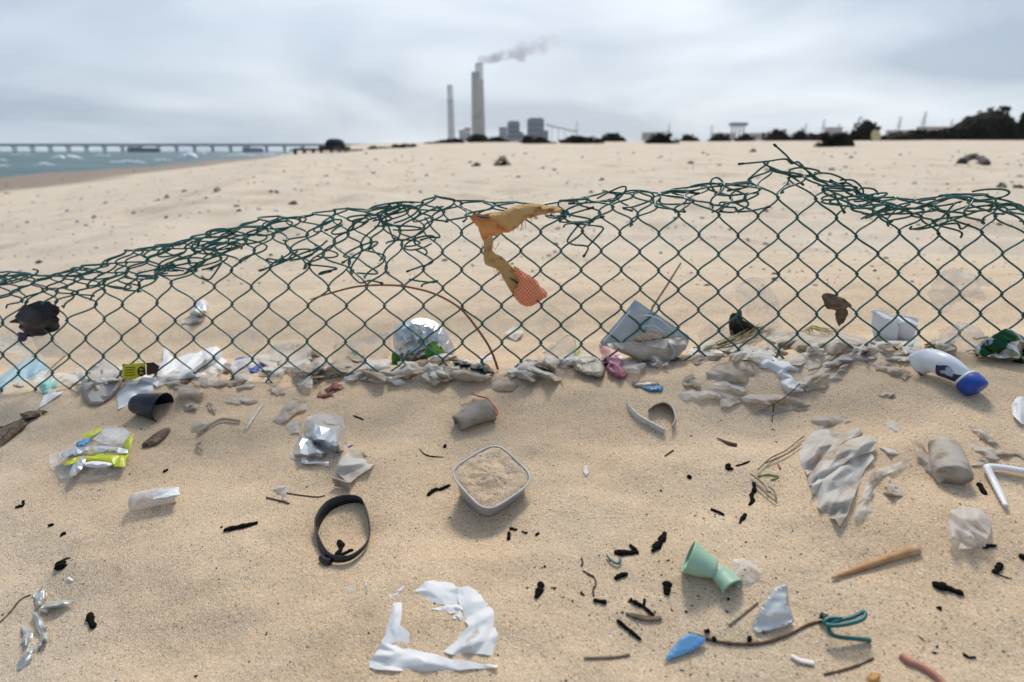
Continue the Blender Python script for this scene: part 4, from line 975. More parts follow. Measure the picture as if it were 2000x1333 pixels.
# ------------------------------------------------------------------ bottle with blue cap
def bottle():
    C = g1(1850, 735); t = thing('squeezed_bottle', 'white plastic bottle with blue screw cap bent and sunk in sand', 'bottle', C); k = mpp(1850, 735)
    px = [(1790, 712), (1815, 706), (1845, 712), (1870, 726), (1884, 738)]; hh = [.016, .024, .026, .022, .018]; rp = [24, 24, 22, 18, 15]
    P = catmull(gnd(np.array([p[0] for p in px]), np.array([p[1] for p in px]), np.array(hh)), 6); rr = np.interp(np.linspace(0, 1, len(P)), np.linspace(0, 1, 5), rp)*k
    T = np.gradient(P, axis=0); rings = []
    def ring(p, d, r, sq=.8, dent=0., i=0):
        d = d/np.linalg.norm(d); a = np.cross(d, [0, 0, 1.]); a /= np.linalg.norm(a); b = np.cross(a, d); th = np.arange(26)/26*2*math.pi
        q = r*(1+dent*vn(np.cos(th)*1.2+i*.2, np.sin(th)*1.2, 4.4, 15)); return p+np.cos(th)[:, None]*a*q[:, None]*sq+np.sin(th)[:, None]*b*q[:, None]
    for i in range(len(P)): rings.append(ring(P[i], T[i], rr[i], .8, .16, i))
    BT = mat('white bottle with navy print', (0.70, 0.73, 0.78), .3, col2=(0.03, 0.05, 0.13), nscale=13, ramp=(.54, .57), dust=.06)
    bd = mesh_obj('body', *loft(rings), BT, t)
    pv = []; i0 = int(len(P)*.48)
    for i in range(i0, len(P)-1):
        dd = T[i]/np.linalg.norm(T[i]); aa = np.cross(dd, [0, 0, 1.]); aa /= np.linalg.norm(aa); bb = np.cross(aa, dd)
        for q in np.linspace(-75, 12+10*math.sin(i*.9), 9):
            th = R(q); rr2 = rr[i]*(1+.16*float(vn([math.cos(th)*1.2+i*.2], [math.sin(th)*1.2], 4.4, 15)[0]))*1.03+.0003; pv.append(P[i]+math.cos(th)*aa*rr2*.8+math.sin(th)*bb*rr2)
    nr = len(P)-1-i0; mesh_obj('navy_print', pv, [(i*9+s, i*9+s+1, (i+1)*9+s+1, (i+1)*9+s) for i in range(nr-1) for s in range(8)], mat('navy bottle print', (.018, .03, .09), .35, col2=(.35, .42, .52), nscale=45, ramp=(.58, .62), dust=.1), bd)
    d = P[-1]-P[-2]; d /= np.linalg.norm(d); e = P[-1]
    mesh_obj('neck_ring', *loft([ring(e-d*.0005, d, 19.5*k, 1), ring(e+d*.0025, d, 19.5*k, 1)]), WHITE, t)
    cr = []
    for z, q in ((.003, 20), (.004, 21.5), (.015, 21.5), (.021, 21), (.023, 18)): cr.append(ring(e+d*z, d, q*k, 1))
    V, F = loft(cr); n = 26
    for i in range(len(V)):
        if i % 2: V[i] = V[i]+(e+d*.012-V[i])*.03
    mesh_obj('cap', V, F, BLUE, t)
bottle()
# white crushed cup at the fence
def white_cup():
    yb = g1(1745, 668)[1]-.012; t = thing('foam_cup', 'white foam cup squashed into two lobes at the fence', 'cup', g1(1745, 668))
    for nm, o, sd in (('wall', [(1706, 610), (1722, 612), (1745, 624), (1752, 640), (1744, 668), (1712, 666), (1703, 640)], 1), ('folded_wall', [(1748, 622), (1762, 620), (1789, 625), (1786, 640), (1776, 664), (1754, 668), (1746, 650)], 2)):
        shell(nm, o, WHITE, parent=t, mode='u', yb=yb+(.004 if sd == 2 else 0), style='soft', bulge=.016, cr=.0012, fr=40, g=6, seed=sd, sm=True)
    P = catmull([(1703, 608), (1722, 609), (1745, 620), (1757, 617), (1770, 620), (1792, 624), (1785, 632), (1765, 628), (1750, 628), (1730, 622), (1710, 616)], 5, True)
    W = pln(P[:, 0], P[:, 1], np.full(len(P), yb)); W[:, 1] += .010*np.sin(np.linspace(0, 2*math.pi, len(P)))
    mesh_obj('rim', *tube_geo(W, .0015, 6, closed=True), WHITE, t)
white_cup()
# ------------------------------------------------------------------ torn white sheet half buried, foreground
t = thing('white_plastic_sheet', 'torn white plastic sheet half buried in a broken ring', 'plastic sheet', g1(850, 1240))
shell('edge_strip', [(722, 1290), (745, 1256), (780, 1262), (820, 1272), (880, 1288), (972, 1300), (972, 1304), (900, 1309), (800, 1312), (735, 1308), (721, 1304)], PAPER, parent=t, grow=.95, bulge=.011, cr=.001, fr=12, g=7, sm=False, seed=1, fdir=8)
shell('side_strip', [(768, 1178), (785, 1176), (782, 1220), (800, 1236), (799, 1258), (775, 1254), (752, 1262), (745, 1254), (757, 1222)], PAPER, parent=t, grow=.9, bulge=.007, cr=.001, fr=16, g=7, sm=False, seed=2)
shell('tip', [(759, 1160), (780, 1150), (797, 1138), (790, 1150), (772, 1168), (763, 1178)], PAPER, parent=t, grow=.9, bulge=.004, cr=.001, g=6, seed=3)
shell('folded_corner', [(810, 1155), (830, 1136), (855, 1132), (885, 1140), (893, 1150), (896, 1178), (870, 1182), (850, 1180), (826, 1165)], PAPER, parent=t, grow=.9, bulge=.010, cr=.002, fr=18, g=6, sm=False, seed=4)
shell('curved_flap', [(888, 1145), (915, 1145), (945, 1172), (965, 1196), (972, 1240), (969, 1280), (925, 1278), (852, 1272), (890, 1250), (915, 1222), (905, 1210), (897, 1180)], PAPER, parent=t, grow=.95, bulge=.012, cr=.0015, fr=12, g=7, sm=False, seed=5, fdir=-60)
shell('fold', [(842, 1190), (870, 1182), (895, 1178), (905, 1192), (880, 1199)], PAPER, parent=t, grow=.9, bulge=.005, cr=.001, fr=20, g=6, seed=6)
shell('fold', [(884, 1208), (898, 1188), (908, 1214)], PAPER, parent=t, grow=.9, bulge=.005, cr=.001, fr=20, g=6, seed=7, sm=False)
# ------------------------------------------------------------------ big grey bag at right
t = thing('plastic_bag', 'large grey white plastic bag lying in heavy folds in the sand', 'bag', g1(1650, 940))
shell('main_fold', [(1560, 872), (1575, 845), (1600, 838), (1650, 840), (1684, 836), (1680, 850), (1650, 862), (1620, 885), (1595, 915), (1577, 928), (1563, 905)], GREYBAG, parent=t, bulge=.016, cr=.005, fr=22, g=8, seed=1, fdir=-35)
shell('middle_fold', [(1577, 932), (1595, 908), (1625, 880), (1660, 858), (1700, 850), (1712, 862), (1708, 880), (1680, 890), (1650, 905), (1620, 925), (1600, 950), (1580, 948)], GREYBAG, parent=t, bulge=.018, cr=.005, fr=24, g=8, seed=2, fdir=-35, edge=.004)
shell('front_fold', [(1582, 955), (1610, 925), (1650, 898), (1700, 882), (1708, 895), (1690, 915), (1680, 940), (1668, 970), (1655, 1005), (1640, 1028), (1615, 1012), (1592, 985)], GREYBAG, parent=t, bulge=.019, cr=.006, fr=22, g=8, seed=3, fdir=-48)
shell('torn_strip', [(1700, 922), (1735, 912), (1775, 895), (1782, 897), (1760, 914), (1720, 932), (1704, 955), (1692, 985), (1688, 1010), (1672, 1018), (1668, 1010), (1682, 975), (1690, 945)], FROST, parent=t, bulge=.008, cr=.003, fr=40, g=7, seed=4, edge=.001)
shell('torn_corner', [(1672, 1005), (1690, 985), (1706, 990), (1700, 1008), (1694, 1022), (1675, 1016)], FROST, parent=t, bulge=.004, cr=.002, g=6, seed=5)
shell('flap', [(1695, 968), (1725, 955), (1738, 936), (1750, 950), (1786, 974), (1750, 972)], GREYBAG, parent=t, bulge=.012, cr=.003, fr=40, g=7, seed=6)
shell('torn_handle', [(1710, 862), (1730, 872), (1755, 882), (1756, 892), (1738, 892), (1712, 878)], GREYBAG, parent=t, bulge=.009, cr=.004, fr=60, g=6, seed=7)
shell('upper_flap', [(1583, 818), (1600, 806), (1665, 818), (1640, 832), (1605, 838), (1590, 832)], BEIGE2, parent=t, bulge=.010, cr=.003, g=7, seed=8)
shell('scrap', [(1728, 822), (1745, 822), (1758, 828), (1757, 846), (1742, 848), (1729, 840)], FROST, parent=t, bulge=.004, cr=.001, g=6, seed=9)
shell('round_bag', [(1848, 1022), (1856, 1000), (1880, 988), (1915, 992), (1935, 1015), (1932, 1045), (1925, 1068), (1895, 1072), (1868, 1072), (1850, 1055)], FROST, 'crumpled round frosted bag with a black stick under it', 'bag', bulge=.026, cr=.006, fr=45, g=6, seed=10)
shell('film_strips', [(1880, 838), (1895, 855), (1925, 872), (1950, 880), (2000, 884), (2010, 896), (1960, 894), (1925, 905), (1895, 915), (1890, 908), (1925, 890), (1905, 882), (1885, 862)], BEIGE2, 'thin beige strip of film curling past the crushed cup', 'film', bulge=.008, cr=.003, fr=45, g=6, seed=11)
shell('film_strips', [(1892, 832), (1915, 838), (1935, 852), (1955, 874), (1940, 868), (1915, 858)], BEIGE2, 'short curled film strip above the crushed cup', 'film', bulge=.010, cr=.002, g=6, seed=12)
# ------------------------------------------------------------------ torn film tangle at right by the fence
TG = [('torn_film', 'long pale film strip curving from white cup to blue capped bottle', [(1560, 752), (1590, 752), (1625, 735), (1650, 705), (1668, 690), (1720, 680), (1760, 684), (1790, 690), (1730, 697), (1690, 705), (1665, 712), (1645, 740), (1610, 758), (1575, 764)], BEIGE2, .012, .003),
      ('torn_film', 'pale torn film with a pointed tail below the long strip', [(1690, 704), (1720, 708), (1755, 718), (1780, 728), (1768, 742), (1745, 730), (1712, 722)], BEIGE2, .009, .002),
      ('torn_film', 'knotted bunch of white film ribbons on the sand', [(1505, 690), (1520, 705), (1545, 705), (1575, 715), (1562, 728), (1540, 726), (1565, 750), (1570, 764), (1540, 772), (1522, 752), (1515, 728), (1490, 715), (1480, 705)], PAPER, .014, .004),
      ('torn_film', 'frilly beige film heaped against the fence foot', [(1500, 640), (1540, 650), (1590, 652), (1640, 650), (1690, 660), (1700, 680), (1650, 690), (1600, 690), (1555, 685), (1520, 672), (1495, 660)], BEIGE2, .022, .006),
      ('torn_film', 'folded beige film lying just in front of the frilly heap', [(1575, 695), (1600, 690), (1640, 690), (1625, 702), (1600, 718), (1580, 722), (1568, 712)], BEIGE2, .010, .003),
      ('torn_film', 'flat grey film lump half under sand by the knotted ribbons', [(1378, 728), (1400, 712), (1430, 705), (1470, 708), (1475, 728), (1455, 748), (1420, 745), (1395, 755), (1384, 745)], BEIGE, .014, .004),
      ('torn_film', 'smooth beige plastic sleeve with a dark hollow under its edge', [(1407, 768), (1440, 767), (1490, 770), (1540, 772), (1588, 790), (1560, 797), (1500, 790), (1450, 785), (1410, 795)], BEIGE2, .017, .002),
      ('torn_film', 'thin sandy film below the beige sleeve', [(1470, 808), (1490, 796), (1530, 796), (1585, 800), (1550, 806), (1500, 812)], BEIGE, .005, .002),
      ('torn_film', 'white torn film folded over the grey lump', [(1438, 700), (1465, 690), (1500, 690), (1512, 705), (1530, 730), (1500, 722), (1470, 712), (1445, 716)], PAPER, .012, .004),
      ('torn_film', 'grey film sheet piled under the dead grass', [(1340, 705), (1380, 688), (1420, 690), (1400, 702), (1360, 712)], BEIGE, .010, .003),
      ('torn_film', 'crinkled beige film between the frilly heap and the foam cup', [(1650, 668), (1680, 660), (1708, 668), (1720, 682), (1690, 692), (1660, 688)], BEIGE2, .016, .005),
      ('torn_film', 'small grey curled film on bare sand', [(1332, 750), (1338, 735), (1352, 730), (1368, 752), (1370, 766), (1350, 757)], BEIGE, .012, .002),
      ('torn_film', 'small pale film lump lying alone below the bottle', [(1714, 772), (1725, 766), (1748, 768), (1750, 778), (1735, 777)], BEIGE2, .006, .001)]
for i, (nm, lb, ol, m, bu, cr) in enumerate(TG): shell(nm, ol, m, lb, 'plastic film', bulge=bu*1.35, cr=cr, fr=38, g=6.5, seed=30+i, fdir=(None, -20, 8)[i % 3], group='torn film by the fence')
# upright / standing things at the fence foot
def ub(u, v): return float(g1(u, v)[1])
shell('clear_bag', [(1830, 652), (1850, 640), (1885, 632), (1912, 650), (1918, 690), (1895, 708), (1860, 704), (1835, 690)], CLEAR, 'crumpled clear bag bulging behind the bottle', 'bag', mode='u', yb=ub(1870, 706)+.03, bulge=.03, cr=.008, fr=40, g=6, seed=51)
shell('snack_bag', [(1905, 688), (1918, 668), (1942, 655), (1965, 642), (1985, 650), (2010, 668), (2015, 705), (1975, 712), (1945, 698), (1912, 702)], FOILG, 'silver and dark green snack bag crumpled at the fence', 'wrapper', mode='u', yb=ub(1955, 708)+.012, bulge=.022, cr=.010, g=11, flat=True, smooth=False, seed=52)
shell('hanging_bag', [(1815, 565), (1828, 540), (1850, 530), (1885, 528), (1915, 540), (1942, 545), (1935, 558), (1912, 562), (1922, 588), (1895, 582), (1870, 590), (1850, 606), (1828, 600), (1818, 585)], CLEAR, 'wispy clear bag caught high on the fence wires', 'bag', mode='u', yb=float(fence_pt(1880, 565)[1])+.012, bulge=.022, cr=.010, fr=55, g=6, seed=53, rag=1.5)
shell('dry_leaf', [(1605, 580), (1618, 574), (1640, 580), (1662, 597), (1655, 602), (1662, 612), (1650, 626), (1638, 635), (1630, 618), (1630, 606), (1612, 604)], LEAF, 'curled brown dry leaf caught on the fence', 'leaf', mode='u', yb=float(fence_pt(1635, 605)[1])-.004, bulge=.012, cr=.004, fr=70, g=6, seed=54)
shell('black_rag', [(1425, 615), (1438, 612), (1448, 608), (1452, 625), (1472, 635), (1478, 645), (1450, 652), (1428, 655)], BLACKP, 'black plastic scrap sticking up beside the dead grass', 'plastic scrap', mode='u', yb=ub(1450, 655)+.008, bulge=.010, cr=.004, fr=60, g=5, seed=55)
shell('clear_sheet', [(1365, 650), (1400, 632), (1425, 640), (1430, 660), (1400, 668), (1370, 666)], CLEAR, 'cloudy film tuft left of the black scrap', 'plastic film', mode='u', yb=ub(1400, 668)+.01, bulge=.014, cr=.006, fr=60, g=5, seed=56)
shell('clear_sheet', [(1440, 560), (1470, 545), (1500, 556), (1520, 600), (1515, 650), (1490, 655), (1470, 630), (1445, 600)], CLEAR2, 'tall sheer film standing behind the fence near the black scrap', 'plastic film', mode='u', yb=ub(1480, 660)+.09, bulge=.02, cr=.006, fr=40, g=7, seed=57)
# blue clear container
def blue_box():
    yb = ub(1255, 704)-.005; t = thing('clear_container', 'pale blue clear plastic container tipped on its corner with sand inside', 'container', g1(1262, 703))
    shell('lid', [(1240, 586), (1250, 592), (1345, 656), (1350, 664), (1320, 670), (1250, 676), (1175, 676), (1172, 668), (1205, 630)], BLUEC, parent=t, mode='u', yb=yb+.020, bulge=.004, cr=.0012, fr=25, g=7, seed=1, sm=False, back=.5, style='soft')
    shell('tray', [(1185, 672), (1250, 668), (1320, 660), (1345, 664), (1335, 685), (1310, 702), (1275, 707), (1240, 700), (1205, 686)], mat('sandy clear tray', (0.46, 0.40, 0.33), .4, clear=.3, dust=.4, dscale=50), parent=t, mode='u', yb=yb, bulge=.020, cr=.002, fr=25, g=7, seed=2, style='soft')
    for pts in ([(1248, 618), (1262, 616), (1285, 622), (1308, 640), (1322, 656), (1328, 668)], [(1178, 668), (1200, 645), (1230, 608)], [(1250, 640), (1275, 636), (1298, 650)]):
        P = catmull(pts, 6); W = pln(P[:, 0], P[:, 1], np.full(len(P), yb+.012)); mesh_obj('moulded_rib', *tube_geo(W, .0011, 6), mat('milky plastic edge', (0.66, 0.74, 0.78), .3), t)
    W = pln(np.array([1305., 1312, 1316, 1310]), np.array([670., 678, 690, 700]), np.full(4, yb-.019)); mesh_obj('label_strip', *tube_geo(catmull(W, 4), .006, 8, .4), mat('blue grey label', (.40, .46, .52), .4), t)
    shell('sand_inside', [(1238, 660), (1262, 648), (1285, 652), (1300, 664), (1250, 670)], SAND, parent=t, mode='u', yb=yb+.010, style='soft', bulge=.007, cr=.002, g=6, seed=4)
blue_box()
shell('wrapper', [(1170, 675), (1182, 672), (1195, 690), (1215, 695), (1222, 722), (1234, 740), (1205, 738), (1188, 728), (1180, 705)], PURP, 'purple and pink printed wrapper under the blue container', 'wrapper', bulge=.016, cr=.007, g=9, flat=True, smooth=False, seed=61)
shell('ribbed_bag', [(1118, 708), (1130, 695), (1160, 692), (1178, 708), (1182, 728), (1172, 737), (1140, 732), (1122, 722)], mat('ribbed sandy film', (0.50, 0.45, 0.36), .5, clear=.2, dust=.3, stretch=(3, .3, 1)), 'sandy ribbed film pouch beside the purple wrapper', 'pouch', bulge=.018, cr=.003, fr=70, g=5, seed=62, fdir=0, style='soft')
shell('clear_bag', [(1060, 690), (1075, 672), (1105, 660), (1125, 668), (1130, 690), (1118, 715), (1085, 722), (1062, 716)], CLEAR, 'clear film bag puffed up left of the ribbed pouch', 'bag', mode='u', yb=ub(1095, 722)+.012, bulge=.018, cr=.006, fr=50, g=6, seed=63)
shell('yellow_net', [(1105, 700), (1115, 685), (1128, 678), (1140, 690), (1130, 702), (1118, 716), (1106, 718)], OLIVE, 'twist of yellow green netting between clear bag and ribbed pouch', 'netting', bulge=.012, cr=.004, g=5, seed=64)
twig('yellow_strand', [(1060, 690), (1075, 684), (1100, 660), (1115, 656), (1124, 668), (1122, 690)], .0008, OLIVE, 'thin yellow green strand looping over the clear bag', 'strand', h=[.01, .03, .03, .01])
shell('striped_scrap', [(1255, 705), (1268, 700), (1280, 708), (1276, 718), (1262, 722), (1254, 716)], stripe_mat('black white print', (.06, .055, .06), (.7, .66, .62), 190), 'small black and white striped scrap in front of the container', 'scrap', bulge=.008, cr=.003, g=5, seed=65)
shell('paper_scrap', [(1276, 712), (1290, 716), (1287, 724), (1275, 722)], mat('pale red scrap', (.55, .30, .22), .6, dust=.3), 'tiny reddish scrap beside the striped one', 'scrap', bulge=.005, cr=.002, g=4, seed=66)
shell('clear_bag', [(1005, 712), (1030, 700), (1060, 708), (1062, 722), (1035, 738), (1008, 732)], FROST, 'frosted film lying at the end of the draped bag', 'plastic film', bulge=.014, cr=.004, fr=45, g=6, seed=67)
shell('foil_scrap', [(985, 650), (1000, 640), (1016, 638), (1022, 650), (1008, 666), (1000, 662)], GREYBAG, 'small grey and white wrapper on the sand behind the fence', 'wrapper', bulge=.012, cr=.005, g=5, seed=68, edge=.003)
# foil ball
t = thing('foil_ball', 'crumpled ball of aluminium foil with green print at the fence foot', 'foil', g1(826, 705))
fy = ub(826, 708)+.006
shell('foil', [(768, 668), (770, 645), (790, 628), (825, 622), (858, 634), (878, 660), (888, 688), (870, 698), (835, 702), (800, 706), (775, 695)], FOIL, parent=t, mode='u', yb=fy, bulge=.036, cr=.0085, g=6.5, flat=True, smooth=False, seed=71, dome=.9)
shell('green_patch', [(832, 678), (845, 670), (862, 682), (868, 695), (850, 702), (832, 698)], GREENP, parent=t, mode='u', yb=fy-.036, bulge=.006, cr=.004, g=6, flat=True, smooth=False, seed=72)
shell('green_edge', [(766, 690), (775, 690), (785, 705), (785, 718), (766, 718)], GREENP, parent=t, mode='u', yb=fy-.014, bulge=.005, cr=.002, g=5, seed=73)
# draped bags on the crest
shell('draped_bag', [(572, 722), (600, 712), (640, 710), (680, 702), (705, 708), (735, 722), (755, 738), (752, 747), (720, 742), (695, 730), (665, 726), (640, 736), (600, 738), (575, 732)], BEIGE, 'long sandy grey bag draped over the sand ridge left of the foil ball', 'bag', bulge=.032, cr=.004, fr=26, g=7, grow=.97, seed=81, fdir=5)
shell('draped_bag', [(755, 738), (790, 712), (830, 702), (880, 710), (930, 722), (962, 736), (940, 746), (885, 742), (862, 746), (848, 754), (836, 744), (815, 730), (785, 736), (762, 742)], BEIGE, 'wide sandy grey bag draped over the ridge below the foil ball', 'bag', bulge=.036, cr=.004, fr=26, g=7, grow=.97, seed=82, fdir=5)
shell('draped_bag', [(952, 748), (968, 738), (1000, 742), (1015, 752), (1000, 764), (970, 766), (955, 760)], BEIGE, 'small half buried sandy bag right of the draped bags', 'bag', bulge=.008, cr=.003, fr=40, g=6, seed=83)
shell('draped_bag', [(505, 726), (540, 718), (575, 720), (570, 728), (530, 736), (505, 734)], BEIGE2, 'flat beige film end lying next to the blue scrap', 'bag', bulge=.008, cr=.002, g=6, seed=84)
shell('clear_bag', [(640, 690), (665, 672), (700, 660), (745, 652), (765, 660), (762, 690), (730, 708), (690, 712), (655, 706)], CLEAR, 'cloudy clear bag left of the foil ball', 'bag', mode='u', yb=ub(700, 712)+.03, bulge=.025, cr=.008, fr=40, g=7, seed=85)
shell('clear_bag', [(525, 690), (545, 672), (575, 668), (605, 680), (610, 705), (580, 716), (540, 712)], FROST, 'frosted bag puffed behind the fence above the blue scrap', 'bag', mode='u', yb=ub(565, 716)+.03, bulge=.02, cr=.006, fr=45, g=6, seed=86)
shell('brown_film', [(600, 690), (612, 680), (628, 690), (640, 710), (612, 712), (600, 705)], LEAF, 'brown crumpled film between frosted and cloudy bags', 'plastic film', bulge=.016, cr=.006, g=6, seed=87)
shell('dark_film', [(688, 700), (712, 694), (715, 706), (700, 712), (684, 708)], mat('dark blue film', (.02, .05, .08), .4, dust=.15), 'dark blue film scrap at the edge of the cloudy bag', 'plastic film', bulge=.010, cr=.004, g=5, seed=88)
shell('grass_scrap', [(682, 690), (690, 680), (702, 688), (700, 698), (688, 700)], mat('green weed', (.10, .17, .04), .8), 'little tuft of green weed by the cloudy bag', 'weed', bulge=.012, cr=.006, g=4, seed=89, rag=1.5)
shell('black_film', [(885, 705), (905, 702), (925, 710), (945, 708), (965, 728), (945, 732), (915, 722), (892, 716)], mat('black green film', (.012, .018, .018), .35, dust=.18, dscale=80), 'black crinkled film right of the foil ball', 'plastic film', bulge=.016, cr=.006, g=7, flat=True, smooth=False, seed=90)
shell('brown_scrap', [(872, 692), (892, 690), (896, 706), (880, 708)], LEAF, 'brown scrap tucked beside the foil ball', 'scrap', bulge=.010, cr=.004, g=5, seed=91)
# ------------------------------------------------------------------ left half of the litter line
shell('blue_scrap', [(440, 712), (455, 716), (460, 700), (475, 697), (495, 702), (520, 712), (519, 727), (490, 726), (462, 722), (445, 722)], BLUE, 'strong blue plastic scrap at the fence foot', 'plastic scrap', bulge=.012, cr=.003, g=6, seed=101)
t = thing('white_sheet', 'white plastic sheet twisted into a neck at the fence foot', 'plastic sheet', g1(340, 728))
shell('body', [(325, 730), (345, 700), (385, 690), (405, 680), (422, 676), (434, 685), (444, 706), (430, 718), (400, 732), (360, 740), (330, 740)], PAPER, parent=t, bulge=.028, cr=.004, fr=25, g=7, seed=102)
shell('twist', [(318, 682), (326, 680), (334, 695), (345, 704), (338, 720), (322, 745), (308, 756), (296, 748), (300, 725), (318, 705)], PAPER, parent=t, bulge=.018, cr=.005, fr=50, g=6, seed=103)
shell('skirt', [(227, 768), (250, 748), (292, 734), (302, 762), (290, 768), (268, 770), (258, 790), (230, 800)], WHITE, parent=t, bulge=.012, cr=.0015, fr=20, g=7, seed=104)
shell('edge_fold', [(318, 733), (360, 734), (410, 724), (400, 734), (360, 742), (325, 742)], PAPER, parent=t, bulge=.006, cr=.002, g=6, seed=105)
t = thing('printed_label', 'yellow printed label with black emblem and maroon end by the white sheet', 'label', g1(270, 745))
yb = ub(270, 748)-.004
yp = shell('yellow_panel', [(239, 712), (284, 709), (285, 732), (262, 741), (239, 747)], YELL, parent=t, mode='u', yb=yb, bulge=.004, cr=.001, g=6, seed=106, sm=False, style='soft')
shell('maroon_panel', [(286, 709), (300, 708), (312, 716), (306, 728), (290, 734), (286, 732)], MAROON, parent=t, mode='u', yb=yb, bulge=.004, cr=.001, g=6, seed=107, sm=False, style='soft')
def ell(u, v, a, b, n=14): return [(u+a*math.cos(2*math.pi*i/n), v+b*math.sin(2*math.pi*i/n)) for i in range(n)]
shell('emblem', ell(276, 726, 8, 10), mat('black ink', (.012, .010, .008), .5), parent=yp, mode='u', yb=yb-.0046, bulge=.0005, cr=0., g=4, seed=1, sm=False)
for q in range(2): shell('emblem_mark', ell(276, 722+q*7, 5, 2.2, 10), YELL, parent=yp, mode='u', yb=yb-.0056, bulge=.0004, cr=0., g=3, seed=2, sm=False)
for q in range(4): shell('print_line', [(243, 718+q*5), (264, 717+q*5), (264, 718.6+q*5), (243, 719.6+q*5)], mat('olive ink', (.30, .25, .01), .5), parent=yp, mode='u', yb=yb-.0046, bulge=.0003, cr=0., g=3, seed=3, sm=False)
shell('insole', [(163, 762), (168, 740), (185, 718), (206, 704), (222, 716), (235, 742), (230, 760), (212, 780), (192, 790), (172, 786)], FELT, 'flat grey oval insole with a small dark tear', 'insole', bulge=.006, cr=.0002, fr=20, g=7, seed=110, dome=.25, edge=.002, thick=.003, style='soft')
twig('tear_mark', [(180, 747), (188, 742), (193, 738)], .0016, BLACKM, 'dark shred stuck on the grey insole', 'scrap', h=.009, squash=.5)
t = thing('black_bundle', 'ragged black bag bundle snagged on the fence', 'bag', fence_pt(70, 640))
shell('bag', [(18, 628), (38, 612), (50, 600), (72, 590), (100, 596), (112, 608), (118, 622), (112, 645), (92, 658), (60, 660), (44, 650), (30, 636)], BLACKP, parent=t, mode='u', yb=float(fence_pt(70, 625)[1])-.004, bulge=.024, cr=.010, fr=55, g=7, seed=111, rag=1.2)
shell('purple_rag', [(34, 650), (50, 652), (54, 662), (42, 668), (36, 660)], mat('dark purple film', (.05, .03, .09), .4), parent=t, mode='u', yb=float(fence_pt(70, 625)[1])-.006, bulge=.008, cr=.003, g=5, seed=112)
shell('clear_bag', [(0, 655), (30, 655), (52, 664), (62, 690), (60, 700), (30, 692), (-8, 676)], FROST, 'frosted film hanging below the black bundle', 'plastic film', mode='u', yb=float(fence_pt(30, 690)[1])+.02, bulge=.014, cr=.005, fr=45, g=6, seed=113)
shell('clear_bag', [(66, 664), (95, 655), (120, 680), (128, 695), (100, 700), (75, 690)], CLEAR, 'clear film spread behind the fence right of the black bundle', 'plastic film', mode='u', yb=float(fence_pt(95, 690)[1])+.03, bulge=.010, cr=.004, fr=45, g=6, seed=114)
shell('blue_bag', [(-10, 742), (20, 722), (45, 705), (80, 700), (98, 716), (90, 736), (50, 744), (15, 758), (-10, 764)], mat('pale blue film', (.30, .46, .52), .4, clear=.35, dust=.2), 'pale blue film bag lying at the foot of the fence', 'bag', bulge=.022, cr=.007, fr=40, g=7, seed=115)
shell('clear_bag', [(40, 740), (80, 724), (130, 730), (165, 735), (160, 748), (120, 752), (70, 756)], CLEAR, 'clear film flattened between blue bag and insole', 'plastic film', bulge=.012, cr=.004, fr=45, g=7, seed=116)
t = thing('ice_cream_spoon', 'teal and white plastic wedge poking out of the sand', 'plastic scrap', g1(98, 775))
shell('teal_half', [(73, 745), (95, 738), (112, 742), (110, 755), (90, 768), (82, 768)], TEAL, parent=t, bulge=.012, cr=.002, g=6, seed=117)
shell('white_half', [(112, 752), (124, 758), (122, 768), (100, 782), (76, 800), (74, 798), (86, 772), (95, 765)], PAPER, parent=t, bulge=.010, cr=.001, g=6, seed=118)
twig('stick', [(88, 735), (105, 715), (130, 693)], .0018, WOOD, 'thin orange stick leaning by the teal wedge', 'stick', h=[.004, .02, .04])
for i, (ol, lb) in enumerate([([(-5, 835), (30, 822), (55, 812), (80, 800), (95, 805), (80, 812), (60, 822), (40, 840), (0, 872), (-8, 860)], 'matted brown seaweed clump trailing across sand'),
                              ([(38, 808), (60, 803), (85, 802), (70, 814), (48, 820)], 'smaller seaweed tuft on top of the matted clump')]):
    shell('seaweed_clump', ol, DRIFT, lb, 'seaweed', bulge=.012, cr=.006, fr=90, g=5, seed=120+i, rag=1.5, edge=.001)
t = thing('snack_wrapper', 'clear and lime yellow wrapper spread on the sand', 'wrapper', g1(190, 890))
shell('clear_film', [(97, 888), (120, 880), (150, 862), (165, 845), (185, 838), (200, 834), (235, 834), (270, 836), (262, 858), (250, 890), (240, 915), (225, 928), (180, 938), (130, 945), (108, 925), (96, 905)], CLEAR2, parent=t, bulge=.012, cr=.004, fr=30, g=8, seed=131)
shell('yellow_band', [(160, 850), (185, 838), (200, 834), (198, 842), (178, 852), (165, 860)], LIME, parent=t, bulge=.004, cr=.002, g=6, seed=132, edge=.011)
shell('yellow_band', [(240, 862), (262, 846), (256, 875), (244, 912), (222, 912), (232, 890), (248, 884)], LIME, parent=t, bulge=.004, cr=.002, g=6, seed=133, edge=.011)
shell('yellow_band', [(120, 905), (150, 892), (200, 886), (235, 890), (222, 908), (185, 905), (150, 902), (128, 910)], LIME, parent=t, bulge=.004, cr=.002, g=6, seed=134, edge=.012)
shell('white_panel', [(180, 858), (205, 838), (240, 836), (255, 845), (240, 866), (205, 868)], CLEAR, parent=t, bulge=.005, cr=.004, fr=50, g=6, seed=135, edge=.012)
shell('white_panel', [(160, 908), (182, 902), (215, 905), (215, 911), (182, 914)], PAPER, parent=t, bulge=.002, cr=.001, g=6, seed=139, edge=.013)
shell('blue_panel', [(150, 866), (165, 858), (176, 858), (170, 868), (152, 874)], BLUE2, parent=t, bulge=.002, cr=.001, g=5, seed=136, edge=.013)
